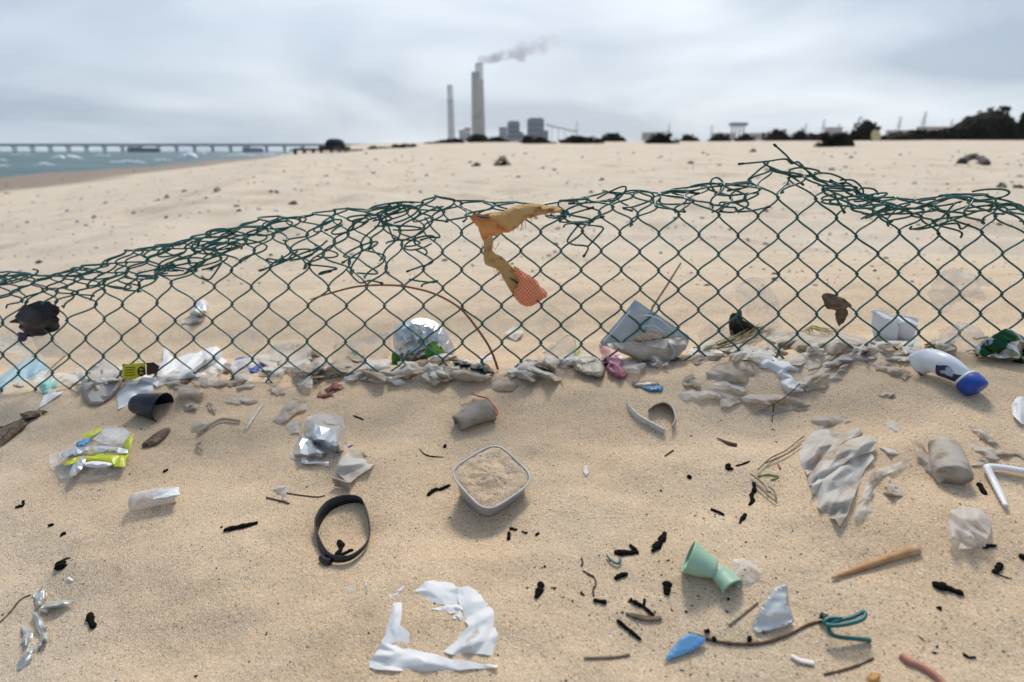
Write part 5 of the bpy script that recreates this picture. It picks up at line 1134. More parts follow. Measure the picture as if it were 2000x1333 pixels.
shell('silver_fold', [(115, 890), (150, 876), (200, 872), (245, 878), (246, 886), (200, 884), (160, 886), (130, 896)], FOILW, parent=t, bulge=.005, cr=.003, g=7, flat=True, smooth=False, seed=137, edge=.012)
shell('silver_fold', [(140, 915), (152, 900), (164, 890), (166, 905), (152, 925), (138, 930)], FOILW, parent=t, bulge=.004, cr=.003, g=6, flat=True, smooth=False, seed=138, edge=.012)
shell('wood_chip', [(277, 872), (292, 858), (315, 842), (330, 838), (328, 848), (308, 866), (290, 872)], LEAF, 'pointed brown wood chip right of the lime wrapper', 'wood chip', bulge=.003, cr=.001, g=5, seed=140, edge=.002, thick=.002)
def rope(pts, r, label):
    P = catmull(pts, 14); W = gnd(P[:, 0], P[:, 1], np.interp(np.linspace(0, 1, len(P)), [0, .3, 1], [.002, .006, .004]))
    t = thing('rope', label, 'rope', W.mean(0)); T = np.gradient(W, axis=0); T /= np.linalg.norm(T, axis=1)[:, None]; L_ = np.concatenate([[0], np.cumsum(np.linalg.norm(np.diff(W, axis=0), axis=1))])
    a = np.cross(T, [0, 0, 1.]); a /= np.linalg.norm(a, axis=1)[:, None]; b = np.cross(a, T)
    for s in range(3):
        ph = L_/.012*2*math.pi+s*2*math.pi/3; mesh_obj('strand', *tube_geo(W+r*.55*(np.cos(ph)[:, None]*a+np.sin(ph)[:, None]*b), r*.62, 6), ROPE, t)
rope([(388, 850), (392, 842), (410, 830), (435, 819), (468, 823)], .0024, 'short twisted rope end lying in an arc')
rope([(392, 862), (384, 870), (395, 880)], .0016, 'buried curl of thin rope below the rope arc')
shell('buried_disc', [(360, 830), (372, 822), (400, 822), (410, 830), (398, 842), (372, 845)], BEIGE2, 'pale sandy oval scrap behind the rope arc', 'plastic scrap', bulge=.006, cr=.001, g=6, seed=141)
twig('plastic_fork', [(480, 838), (492, 820), (505, 800), (513, 790)], .0028, CLEAR, 'clear plastic fork handle lying on sand', 'fork', h=.003, squash=.4, taper=[1.3, .9, .9, .7])
for i, (ol, lb, m, bu) in enumerate([([(345, 765), (360, 752), (385, 752), (398, 768), (392, 785), (370, 780), (352, 778)], 'crumpled grey beige wrapper ball', BEIGE, .018),
        ([(352, 795), (370, 788), (390, 790), (385, 800), (358, 805)], 'small crumpled wrapper below the wrapper ball', BEIGE, .010), ([(400, 790), (412, 784), (424, 800), (420, 810), (408, 798)], 'little grey hooked scrap beside the small wrapper', BEIGE, .008),
        ([(390, 748), (430, 742), (465, 742), (490, 737), (470, 752), (430, 756), (400, 755)], 'flat tan film strip with a shadowed lower edge', BEIGE, .008), ([(462, 755), (490, 746), (505, 752), (490, 760), (465, 764)], 'rolled beige film beside the flat strip', BEIGE2, .008), ([(440, 785), (462, 776), (500, 780), (505, 786), (465, 790)], 'thin pale film sliver on open sand', BEIGE2, .006),
        ([(320, 745), (345, 740), (365, 745), (355, 758), (335, 758)], 'beige film crumple under the white sheet', BEIGE2, .010),
        ([(532, 822), (545, 808), (560, 785), (575, 775), (602, 785), (598, 800), (580, 805), (560, 822), (540, 832)], 'sandy grey film bag behind the silver wrapper', BEIGE2, .016),
        ([(560, 830), (572, 820), (590, 822), (585, 845), (566, 850)], 'torn grey film at the corner of the silver wrapper', FROST, .008)]):
    shell('film_scrap', ol, m, lb, 'plastic film', bulge=bu, cr=.004, fr=50, g=5.5, seed=150+i, edge=.0)
t = thing('printed_scrap', 'rust red printed wrapper torn in two curled pieces', 'wrapper', g1(645, 768))
shell('upper_piece', [(632, 762), (640, 752), (655, 748), (678, 752), (679, 758), (655, 762), (640, 766)], RUST, parent=t, bulge=.009, cr=.002, g=5, seed=161)
shell('lower_piece', [(619, 772), (625, 765), (640, 768), (658, 764), (650, 776), (628, 784), (620, 782)], RUST, parent=t, bulge=.009, cr=.002, g=5, seed=162)
# silver wrapper
t = thing('silver_wrapper', 'bright silver snack wrapper crumpled open on the sand', 'wrapper', g1(625, 860))
shell('main_face', [(600, 820), (625, 815), (640, 830), (672, 832), (674, 872), (665, 885), (640, 880), (620, 868), (595, 850)], FOILW, parent=t, bulge=.026, cr=.006, g=13, flat=True, smooth=False, seed=171)
shell('left_face', [(576, 868), (590, 848), (602, 852), (622, 870), (640, 885), (645, 898), (600, 895), (575, 888)], FOILW, parent=t, bulge=.016, cr=.004, g=11, flat=True, smooth=False, seed=172)
shell('top_film', [(600, 815), (625, 806), (668, 812), (672, 830), (640, 828), (610, 826)], CLEAR, parent=t, bulge=.010, cr=.004, g=7, seed=173, edge=.004)
shell('sealed_edge', [(590, 893), (642, 902), (643, 911), (588, 904)], FOILW, parent=t, bulge=.004, cr=.001, g=6, seed=174, edge=.004, sm=False)
shell('sandy_pocket', [(632, 880), (674, 884), (650, 896), (640, 892)], BEIGE2, parent=t, bulge=.006, cr=.001, g=6, seed=175)
shell('blue_corner', [(672, 862), (682, 868), (694, 870), (680, 874)], BLUE, parent=t, bulge=.005, cr=.001, g=4, seed=176)
shell('film_edge', [(562, 898), (570, 882), (582, 890), (592, 900), (580, 904)], FROST, parent=t, bulge=.005, cr=.002, g=5, seed=177)
# pleated wrapper
t = thing('pleated_wrapper', 'grey beige wrapper folded with a pleated lower edge', 'wrapper', g1(690, 920))
shell('face', [(655, 922), (668, 895), (690, 874), (712, 888), (738, 900), (722, 916), (700, 930), (682, 945)], GREYBAG, parent=t, bulge=.018, cr=.003, fr=35, g=7, seed=181)
for q in range(4): twig('pleat', [(648+q*2, 933+q*5), (664+q*3, 938+q*5), (682+q*.6, 944+q*5)], .0020, BEIGE, parent=t, h=.012-q*.003, squash=.55)
t = thing('twig_wrapper', 'small pale wrapper scrap with a thin twig across it', 'wrapper', g1(550, 965))
shell('scrap', [(527, 965), (540, 950), (560, 944), (575, 948), (560, 962), (560, 978), (540, 972)], FROST, parent=t, bulge=.010, cr=.004, g=5, seed=182)
mesh_obj('twig', *px_tube([(520, 972), (545, 978), (565, 984)], .0012), TWIG, t); mesh_obj('twig', *px_tube([(558, 963), (590, 968), (620, 971), (635, 968)], .0009), TWIG, t)
# foam tray
t = thing('foam_tray', 'broken pale foam tray with a curled wall standing in sand', 'tray', g1(1272, 812))
P = catmull([(1227, 772), (1228, 790), (1245, 810), (1268, 824), (1298, 840)], 6); Wt = gnd(P[:, 0], P[:, 1], .010); Wb = gnd(P[:, 0]-4, P[:, 1]+12, -.004); rg_ = []
for i in range(len(P)):
    d = Wt[i]-Wb[i]; o_ = np.array([.0022, .0028, 0]); rg_.append(np.array([Wb[i], Wt[i], Wt[i]+o_, Wb[i]+o_]))
FOAM = mat('pale foam', (0.60, 0.55, 0.50), .85, dust=.28, dscale=120, bump=.4, bscale=700)
mesh_obj('long_wall', *loft(rg_), FOAM, t)
P = catmull([(1266, 800), (1280, 790), (1298, 786), (1312, 796), (1318, 815), (1312, 832)], 6); Wb = gnd(P[:, 0], P[:, 1]+4, -.003); Wt = gnd(P[:, 0], P[:, 1], .013+.004*np.sin(np.linspace(0, 3.1, len(P))))
rg_ = [np.array([Wb[i], Wt[i], Wt[i]+np.array([.0024, .002, 0]), Wb[i]+np.array([.0024, .002, 0])]) for i in range(len(P))]
mesh_obj('curled_wall', *loft(rg_), FOAM, t)
t = thing('striped_card', 'blue edged striped card scrap lying above the foam tray', 'card', g1(1265, 755))
shell('striped_face', [(1234, 748), (1280, 742), (1288, 752), (1262, 756), (1240, 756)], stripe_mat('brown stripes', (.20, .13, .09), (.55, .45, .36), 130, R(90)), parent=t, bulge=.002, cr=.0005, g=5, seed=191, edge=.002, sm=False)
shell('blue_edge', [(1252, 757), (1290, 753), (1295, 755), (1294, 764), (1268, 764)], BLUE2, parent=t, bulge=.003, cr=.0005, g=5, seed=192, edge=.002, sm=False)
# foreground right bits
shell('corrugated_scrap', [(1512, 1148), (1536, 1142), (1540, 1180), (1550, 1214), (1540, 1222), (1500, 1234), (1474, 1240), (1470, 1222), (1485, 1190)], mat('silvery ridged plastic', (0.58, 0.59, 0.57), .35, metal=.25, dust=.14, dscale=70), 'silvery ridged plastic wedge sticking out of the sand', 'plastic scrap', bulge=.003, cr=.0030, fr=60, g=5, seed=201, fdir=82, style='soft', tilt=.020, sm=False, dome=.15)
shell('blue_triangle', [(1297, 1292), (1310, 1272), (1332, 1246), (1350, 1238), (1378, 1247), (1375, 1258), (1350, 1272), (1320, 1284)], BLUE2, 'flat blue triangular plastic shard', 'plastic shard', bulge=.0006, cr=.0003, g=7, seed=202, edge=.0015, thick=.0013, dome=.2, sm=False, tilt=.003, smooth=False)
shell('clear_wrapper', [(1430, 1092), (1450, 1090), (1478, 1104), (1490, 1122), (1478, 1136), (1455, 1145), (1440, 1150), (1434, 1125)], CLEAR, 'crinkled clear wrapper beside the mint cup', 'wrapper', bulge=.014, cr=.006, g=7, seed=203, grow=.95)
t = thing('hooked_wire', 'teal coated wire bent into a hook on a dark twig', 'wire', g1(1650, 1230))
TW = mat('teal coated wire', (0.012, 0.13, 0.13), .35, dust=.1)
mesh_obj('wire', *px_tube([(1700, 1251), (1670, 1248), (1635, 1244), (1620, 1234), (1622, 1220), (1640, 1212), (1665, 1206), (1686, 1196), (1690, 1202), (1680, 1212), (1650, 1220), (1622, 1222), (1610, 1216), (1620, 1208), (1645, 1208)], .0019, h=[.002, .008, .016, .02, .02, .014, .018], n=8), TW, t)
mesh_obj('knot', *px_tube([(1602, 1202), (1612, 1208), (1620, 1216)], .0034, h=.006, jit=.4), mat('dark green knot', (.03, .05, .05), .7), t)
twig('long_twig', [(1345, 1236), (1365, 1242), (1395, 1252), (1440, 1258), (1490, 1256), (1540, 1240), (1580, 1220), (1605, 1214)], .0015, TWIG, 'long thin dark twig running from blue shard to hooked wire', 'twig', jit=.25, taper=[.6, 1, 1.2, 1.1, 1, .8])
twig('wood_stick', [(1625, 1129), (1665, 1115), (1715, 1098), (1760, 1083), (1794, 1073)], .0045, WOOD, 'tapering orange brown wooden stick on the sand', 'stick', taper=[.25, .55, .8, 1, 1.05], jit=.06, n=6, sides=8)
t = thing('bent_rod', 'white plastic rod bent into a sharp elbow', 'rod', g1(1935, 925))
mesh_obj('rod', *px_tube([(1965, 989), (1955, 968), (1942, 942), (1930, 918), (1932, 912), (1960, 914), (2010, 922)], .0038, h=.006, sides=8, taper=[.6, 1, 1.1, 1.15, 1.1, 1], squash=.7), WHITE, t)
shell('film_strip', [(1975, 790), (1985, 776), (2010, 778), (2012, 835), (1995, 828), (1978, 810)], PAPER, 'white plastic strap piece standing in the sand', 'plastic strap', bulge=.014, cr=.004, g=6, seed=211)
t = thing('silver_film', 'silvery film ribbon snaking across the sand', 'film', g1(70, 1220))
for i, ol in enumerate([[(62, 1158), (80, 1150), (94, 1160), (85, 1178), (78, 1195), (66, 1190), (70, 1170)], [(80, 1185), (98, 1174), (120, 1172), (148, 1172), (130, 1186), (100, 1188), (88, 1198), (80, 1195)], [(64, 1195), (78, 1192), (84, 1215), (95, 1240), (92, 1255), (75, 1262), (78, 1240), (68, 1215)], [(42, 1222), (52, 1220), (66, 1242), (50, 1262), (40, 1256), (46, 1240)], [(55, 1258), (72, 1262), (62, 1285), (45, 1308), (30, 1310), (34, 1296)]]):
    shell('ribbon', ol, mat('silvery film', (0.55, 0.58, 0.57), .3, metal=.4, clear=.15, dust=.28, dscale=60), parent=t, bulge=.015, cr=.005, fr=60, g=6, seed=220+i, grow=.97)
twig('dark_string', [(0, 1216), (20, 1196), (40, 1172), (60, 1162)], .0009, TWIG, 'thin dark string beside the silvery ribbon', 'string', jit=.4)
twig('pink_straw', [(1760, 1280), (1775, 1292), (1800, 1302), (1830, 1322), (1850, 1345)], .0030, mat('faded pink plastic', (.46, .20, .14), .5, dust=.25), 'faded pink straw running out of the sand', 'straw', h=.002, sides=8)
twig('white_shard', [(1546, 1281), (1562, 1290), (1590, 1296)], .0028, BONE, 'curved white shell shard at the edge of the charcoal', 'shard', h=.001, squash=.5)
shell('orange_scrap', [(1690, 1326), (1700, 1316), (1715, 1314), (1724, 1328), (1716, 1345), (1695, 1345)], mat('orange husk', (.46, .24, .07), .7, dust=.3), 'orange brown husk half covered by sand', 'husk', bulge=.008, cr=.003, g=6, seed=231)
twig('thin_root', [(1610, 1318), (1650, 1308), (1680, 1298), (1706, 1286)], .0010, TWIG, 'thin rootlet near the orange husk', 'root', jit=.4)
shell('glass_bit', [(1137, 912), (1144, 908), (1151, 914), (1150, 928), (1143, 932), (1137, 924)], CLEAR, 'small clear scrap on open sand right of the tub', 'scrap', bulge=.003, cr=.002, g=4, seed=232)
shell('clear_wrapper', [(672, 1155), (685, 1135), (698, 1150), (690, 1160)], CLEAR2, 'faint clear scrap left of the torn white sheet', 'scrap', bulge=.004, cr=.002, g=4, seed=233)
shell('white_bit', [(712, 1140), (718, 1138), (722, 1150), (732, 1152), (720, 1158), (718, 1168), (714, 1158)], FOILW, 'tiny shiny scrap beside the torn white sheet', 'scrap', bulge=.003, cr=.001, g=4, seed=234)
shell('white_bit', [(129, 1134), (135, 1128), (144, 1132), (142, 1137), (130, 1137)], WHITE, 'tiny white scrap above the silvery ribbon', 'scrap', bulge=.003, cr=.001, g=4, seed=235)
twig('teal_wire_bit', [(1185, 1085), (1194, 1095), (1205, 1101), (1212, 1096), (1210, 1088)], .0013, TW, 'short teal wire offcut curled like a hook', 'wire', h=.003)
twig('stick', [(1424, 1222), (1450, 1202), (1480, 1177)], .0012, REED, 'thin straight twig pointing to the ridged wedge', 'twig')
twig('stick', [(1141, 1286), (1170, 1285), (1200, 1284), (1230, 1279)], .0013, REED, 'pale grey reed lying below the charcoal', 'twig', jit=.2)
# sticks and reeds at the fence
P = catmull([(608, 584), (660, 568), (705, 558), (760, 556), (800, 560), (850, 573), (898, 600), (932, 640), (958, 680), (973, 720)], 6)
W = np.array([fence_pt(p[0], p[1], -.006) for p in P]); gz = zt(W[:, 0], W[:, 1])
tag(mesh_obj('bent_branch', *tube_geo(W, np.interp(np.linspace(0, 1, len(W)), [0, .1, 1], [.0010, .0018, .0022]), 7), mat('red brown cane', (.22, .095, .042), .6)), 'arched red brown cane leaning against the fence', 'branch')
W = pln(np.array([1275., 1300, 1330]), np.array([600., 562, 514]), np.array([ub(1270, 680)+.09]*3)); W = np.concatenate([[[W[0][0]-.02, W[0][1], float(zt(W[:1, 0]-.02, W[:1, 1])[0])-.01]], W])
tag(mesh_obj('reed', *tube_geo(W, [.0024, .0024, .0022, .0018], 7), REED), 'straight grey reed standing behind the blue container', 'reed')
t = thing('dead_grass', 'flattened bundle of dead grass stalks at the fence', 'grass bundle', g1(1420, 676))
r = np.random.default_rng(3)
for i in range(16):
    a = (1358+r.uniform(-6, 14), 684+r.uniform(-8, 6)); b = (1425+r.uniform(-10, 10), 668+r.uniform(-8, 8)); c_ = (1490+r.uniform(-20, 14), 640+r.uniform(-8, 12))
    mesh_obj('stalk', *px_tube([a, b, c_], r.uniform(.0006, .0013), h=[.002, r.uniform(.008, .024), r.uniform(.004, .02)], sides=5), [TWIG, REED, OLIVE][i % 3], t)
t = thing('weed_tuft', 'yellow green weed strands below the dry leaf', 'weed', g1(1590, 655))
for i in range(9): mesh_obj('strand', *px_tube([(1560+r.uniform(-8, 30), 650+r.uniform(-4, 8)), (1590+r.uniform(-8, 8), 640+r.uniform(-8, 8)), (1630+r.uniform(-25, 14), 648+r.uniform(-8, 10))], .0007, h=[.002, r.uniform(.01, .03), .01], sides=5), OLIVE, t)
twig('thin_twig', [(1562, 750), (1535, 775), (1500, 795)], .0009, TWIG, 'thin twig crossing the beige sleeve', 'twig', h=.014)
twig('thin_twig', [(1512, 788), (1510, 805), (1508, 824)], .0008, TWIG, 'short twig hanging down from the beige sleeve', 'twig')
t = thing('twig_tangle', 'tangle of thin dry twigs left of the large grey bag', 'twigs', g1(1520, 910))
for pts in ([(1480, 918), (1505, 895), (1535, 880), (1570, 852)], [(1495, 905), (1540, 885), (1565, 868)], [(1465, 925), (1490, 945), (1500, 962)], [(1478, 948), (1505, 972), (1516, 980)], [(1500, 950), (1512, 960), (1517, 975)]):
    mesh_obj('twig', *px_tube(pts, .0009, h=.004), REED, t)
mesh_obj('yellow_fibre', *px_tube([(1480, 930), (1500, 927), (1520, 932), (1505, 938)], .0013, jit=.5), OLIVE, t)
mesh_obj('red_fibre', *px_tube([(1520, 907), (1524, 916)], .0012), RED, t)
# net bag on the fence
nb = thing('net_bag', 'ragged burlap and pink net bag hanging from the fence top', 'net bag', fence_pt(985, 590))
ny = float(fence_pt(985, 470)[1])-.016
shell('cloth_fold', [(920, 420), (940, 414), (965, 416), (985, 432), (995, 450), (985, 456), (968, 462), (950, 470), (940, 462), (930, 445)], ORANGE, parent=nb, mode='u', yb=ny, bulge=.014, cr=.004, fr=45, g=6, seed=301)
shell('burlap_roll', [(955, 418), (985, 412), (1010, 402), (1040, 398), (1070, 402), (1098, 408), (1092, 415), (1060, 420), (1030, 428), (1015, 440), (998, 452), (978, 442), (962, 430)], BURLAP, parent=nb, mode='u', yb=ny-.008, style='soft', bulge=.014, cr=.004, fr=60, g=5, seed=302, rag=.8)
shell('burlap_strip', [(942, 465), (962, 462), (962, 490), (985, 505), (1000, 525), (1020, 545), (1010, 580), (990, 558), (972, 530), (955, 522), (944, 505)], BURLAP, parent=nb, mode='u', yb=ny-.006, bulge=.008, cr=.003, fr=80, g=5, seed=303, rag=1.6)
shell('net', [(1002, 520), (1020, 530), (1045, 545), (1058, 562), (1070, 576), (1052, 590), (1035, 600), (1015, 592), (1002, 575), (1012, 550)], NET, parent=nb, mode='u', yb=ny-.012, style='soft', bulge=.012, cr=.003, fr=50, g=5, seed=304, rag=.9)
for i in range(34):
    u0 = r.choice([r.uniform(1000, 1040), r.uniform(942, 1000)]); v0 = (432+r.uniform(-6, 4)) if u0 > 1000 else np.interp(u0, [942, 962, 1000], [470, 505, 555])+r.uniform(-8, 8)
    L_ = r.uniform(8, 22); s = r.uniform(-7, 7)
    P = np.array([[u0, v0], [u0+s*.4, v0+L_*.5], [u0+s, v0+L_]]); W = pln(P[:, 0], P[:, 1], np.array([ny-.014, ny-.016, ny-.014])); mesh_obj('loose_thread', *tube_geo(W, .00045, 4), BURLAP, nb)
mesh_obj('pink_thread', *tube_geo(pln(np.array([960., 968, 972, 975]), np.array([478., 488, 480, 474]), np.array([ny-.01]*4)), .0007, 5), mat('pink thread', (.6, .22, .2), .6), nb)
# wrapper on the sand behind the fence
t = thing('silver_cone', 'grey and silver crumpled wrapper on the sand behind the fence', 'wrapper', g1(382, 632))
shell('silver_part', [(372, 606), (385, 590), (398, 586), (410, 600), (405, 612), (392, 620), (378, 616)], FOILW, parent=t, bulge=.03, cr=.010, g=8, flat=True, smooth=False, seed=311)
shell('grey_part', [(353, 632), (368, 618), (388, 614), (402, 622), (390, 630), (368, 634)], GREYBAG, parent=t, bulge=.022, cr=.004, g=6, seed=312)
shell('clear_bag', [(445, 680), (455, 655), (480, 645), (515, 652), (520, 680), (495, 695), (462, 694)], CLEAR2, 'sheer film bag behind the fence above the blue scrap', 'bag', mode='u', yb=ub(485, 696)+.05, bulge=.02, cr=.006, fr=45, g=6, seed=313)
shell('clear_bag', [(1050, 620), (1075, 600), (1100, 610), (1120, 640), (1110, 665), (1070, 670), (1052, 650)], CLEAR2, 'sheer film sheet standing behind the fence below the net bag', 'plastic film', mode='u', yb=ub(1085, 700)+.08, bulge=.02, cr=.006, fr=45, g=7, seed=314)

EX = [('beige', BEIGE), ('pale', BEIGE2), ('cloudy', FROST), ('clear', CLEAR), ('white', PAPER), ('grey', GREYBAG), ('brown', LEAF)]
q = np.random.default_rng(91)
SZ = ['small', 'broad', 'long']
for i in range(112):
    big = i % 2 == 0
    u = q.uniform(430, 1960) if i < 94 else q.uniform(0, 430); vb_ = np.interp(u, [0, 170, 500, 1000, 1350, 1700, 2000], [752, 748, 720, 720, 690, 672, 686])+q.normal(0, 9 if big else 15)
    a, b = (q.uniform(26, 54), q.uniform(12, 21)) if big else (q.uniform(12, 30), q.uniform(5, 11)); th_ = q.uniform(-.5, .3); nn = int(q.integers(6, 10)); ol = []
    for j in range(nn):
        an = 2*math.pi*j/nn+q.uniform(-.3, .3); rr2 = q.uniform(.55, 1.15); x, y = a*rr2*math.cos(an), b*rr2*math.sin(an); ol.append((u+x*math.cos(th_)-y*math.sin(th_), vb_+x*math.sin(th_)+y*math.cos(th_)))
    kd = int(q.choice([1, 2, 2, 2, 3, 3, 3, 5] if big else [0, 0, 1, 1, 1, 2, 3, 4, 5, 6])); nm_, mm_ = EX[kd]
    sz = 'broad' if big else ('long' if a > 3.2*b else 'small')
    shell('film_scrap', ol, mm_, f'{sz} crumpled {nm_} film scrap in the litter line at the fence foot', 'plastic film', group='scraps in the litter line', bulge=q.uniform(.018, .034) if big else q.uniform(.008, .02), cr=.004, fr=55, g=4.5, seed=600+i, sm=False)
for i in range(11):
    u = q.uniform(1370, 1790); v = np.interp(u, [1370, 1790], [712, 690])+q.uniform(-38, 62); L_ = q.uniform(34, 62); w_ = q.uniform(14, 26); a = q.uniform(-.7, .5); bend = q.uniform(-.5, .5); top = []; bot = []
    for j in range(6):
        t_ = j/5-.5; an = a+bend*t_; x = u+2*L_*t_*math.cos(an); y = v+1.1*L_*t_*math.sin(an); ww = w_*(1-abs(2*t_)**3*.8)*q.uniform(.6, 1.1); top.append((x, y-ww*.5)); bot.append((x, y+ww*.5))
    kd = int(q.choice([1, 2, 2, 5, 1])); nm_, mm_ = EX[kd]
    shell('film_strip', top+bot[::-1], mm_, f'torn {nm_} film strip in the tangle between grey lump and blue capped bottle', 'plastic film', group='film strips in the right hand tangle', bulge=q.uniform(.012, .026), fr=50, g=5, seed=800+i, sm=False)
# ------------------------------------------------------------------ charcoal and dark twig bits
CB = [([(1425, 906), (1420, 914), (1432, 916)], 3.2, 'stubby charcoal bit with a thin stem beside the twig tangle'), ([(1437, 910), (1450, 907), (1464, 901)], 1.6, 'thin charcoal splinter by the stubby bit'), ([(1347, 929), (1346, 935)], 4.2, 'round charcoal lump on open sand'),
      ([(1472, 943), (1474, 955), (1468, 968), (1470, 978), (1463, 987)], 3.2, 'knotty charcoal twig below the twig tangle'), ([(1389, 995), (1402, 1000), (1414, 1006)], 3.6, 'blunt charcoal stick pointing at the large grey bag'), ([(1456, 1004), (1451, 1012), (1444, 1022)], 3.2, 'slanted charcoal sliver near the blunt stick'),
      ([(1299, 1041), (1292, 1055), (1284, 1066), (1275, 1077)], 5.2, 'thick forked charcoal piece above the mint cup'), ([(1200, 1079), (1222, 1080), (1247, 1079)], 4.8, 'thick horizontal charcoal piece above the teal offcut'), ([(1230, 1064), (1236, 1070), (1244, 1077)], 3.2, 'charcoal branch resting on the horizontal piece'),
      ([(835, 968), (848, 957), (862, 955), (879, 947)], 3.2, 'gnarled charcoal twig touching the square tub'), ([(870, 868), (868, 875)], 2.6, 'little charcoal chip above the tub'), ([(994, 1040), (994, 1047), (993, 1055)], 3.0, 'charcoal chip below the tub'), ([(995, 1032), (1010, 1035)], 2.4, 'thin charcoal flake under the tub edge'),
      ([(1020, 1038), (1030, 1042)], 2.2, 'shredded charcoal bit right of the flake'), ([(1046, 1046), (1053, 1041)], 2.6, 'single charcoal chip near the shredded bit'), ([(1057, 1138), (1055, 1150), (1047, 1168)], 5.0, 'bone shaped charcoal lump right of the white sheet'),
      ([(1201, 1131), (1213, 1124), (1226, 1121)], 4.0, 'charcoal chunk below the teal offcut'), ([(1304, 1137), (1303, 1150), (1302, 1161)], 7.0, 'oblong brown black charcoal block'), ([(1230, 1173), (1247, 1180), (1262, 1190), (1277, 1202)], 4.5, 'branching charcoal piece on a brown leaf'), ([(1259, 1170), (1257, 1186)], 2.8, 'upright spur on the branching charcoal'),
      ([(1206, 1211), (1218, 1222), (1232, 1234), (1252, 1250)], 3.6, 'long slanting charcoal stick'), ([(1159, 1172), (1172, 1175), (1185, 1177)], 4.0, 'short thick charcoal stick left of the brown leaf'), ([(1134, 1157), (1141, 1163)], 2.4, 'charcoal crumb beside the short thick stick'),
      ([(1820, 1141), (1845, 1147), (1868, 1156), (1882, 1160)], 6.2, 'flat charred plank below the wooden stick'), ([(1955, 1100), (1950, 1110), (1942, 1120)], 5.0, 'charred knob with a thin stem'), ([(1950, 1122), (1962, 1127), (1977, 1131)], 1.4, 'thin stem of the charred knob'), ([(1990, 1084), (2005, 1092)], 5.0, 'charred lump near the charred knob'),
      ([(1834, 1186), (1837, 1192)], 3.4, 'charcoal crumb below the flat plank'), ([(1881, 1276), (1892, 1284), (1906, 1284)], 2.8, 'curled charcoal bit near the pink straw'), ([(1794, 1242), (1805, 1252)], 1.3, 'thin charcoal thread right of the hooked wire'), ([(1912, 944), (1918, 955), (1925, 966)], 4.0, 'dark mussel shell piece beside the bent rod'),
      ([(1918, 1068), (1932, 1066), (1946, 1066)], 4.4, 'black stick end under the round bag'), ([(30, 991), (40, 989), (47, 987)], 2.6, 'angular charcoal bit on the bare left sand'), ([(45, 978), (46, 986)], 2.0, 'tiny charcoal peg on the angular bit'), ([(95, 1026), (105, 1025)], 2.6, 'small dark chip above the hollow chip'),
      ([(118, 1048), (124, 1042), (128, 1044)], 2.4, 'hollow dark chip on bare sand'), ([(119, 1098), (117, 1112)], 8.0, 'round charred cone with a stem'), ([(124, 1093), (138, 1090)], 1.4, 'stem of the charred cone'), ([(437, 1036), (460, 1031), (485, 1026), (503, 1021)], 5.0, 'straight black burnt stick left of the strap loop'),
      ([(175, 1198), (177, 1212), (184, 1226)], 5.0, 'drop shaped charred bit by the silvery ribbon'), ([(662, 1056), (667, 1070), (655, 1086)], 4.5, 'shiny black pod inside the strap loop'), ([(662, 1087), (676, 1080), (690, 1074)], 3.4, 'second slimmer black pod inside the strap loop'), ([(319, 922), (328, 917)], 2.8, 'small dark chip right of the lime wrapper'),
      ([(1300, 1255), (1315, 1250)], 0, ''), ([(1390, 1249), (1400, 1250)], 5.0, 'charred knot on the long twig'), ([(1460, 1246), (1468, 1250)], 6.0, 'purplish charred nut beside the ridged wedge'), ([(1376, 1234), (1386, 1232)], 4.6, 'charred crumb above the long twig'), ([(690, 812), (710, 820)], 1.6, 'thin dark splinter right of the silver wrapper')]
for i, (pts, w_, lb) in enumerate(CB):
    if not lb: continue
    k = mpp(*np.mean(np.array(pts), 0))
    w_ *= 1.25
    twig('charcoal_bit', pts, w_*k, CHAR, lb, 'charcoal', group='charcoal and burnt bits on the sand', jit=.38, seed=i, n=5, h=w_*k*.35, taper=[.7, 1.1, .9, 1, .55], squash=.7)
twig('brown_leaf', [(1222, 1197), (1240, 1203), (1265, 1208), (1292, 1207)], .0036, LEAF, 'narrow brown leaf under the branching charcoal', 'leaf', squash=.35, taper=[.2, 1, 1, .8], h=.001)
twig('curved_stem', [(819, 877), (830, 888), (845, 892), (867, 893)], .0009, CHAR, 'thin black curved stem above the tub', 'stem', taper=[.5, 1, 1, .3])
twig('thin_twig', [(1315, 880), (1306, 886), (1299, 891)], .0012, TWIG, 'tiny brown twig right of the foam tray', 'twig')
twig('brown_pod', [(1400, 856), (1410, 860), (1425, 867), (1439, 870)], .0028, TWIG, 'brown seed pod with a dark stalk', 'seed pod', taper=[.3, .4, 1, .9])
twig('rootlet', [(1139, 1115), (1150, 1122), (1160, 1128), (1164, 1142), (1158, 1152), (1160, 1164)], .0010, TWIG, 'wiry curled rootlet left of the charcoal', 'root', jit=.4)
twig('rootlet', [(1136, 1090), (1138, 1098), (1136, 1106)], .0010, TWIG, 'short rootlet above the wiry curl', 'root', jit=.4)
twig('driftwood', [(1878, 318), (1890, 310), (1905, 308), (1920, 314), (1926, 322)], 8*mpp(1905, 318), m_wood, 'dark arched driftwood log on the open sand', 'driftwood', h=2*mpp(1905, 318), jit=.25)

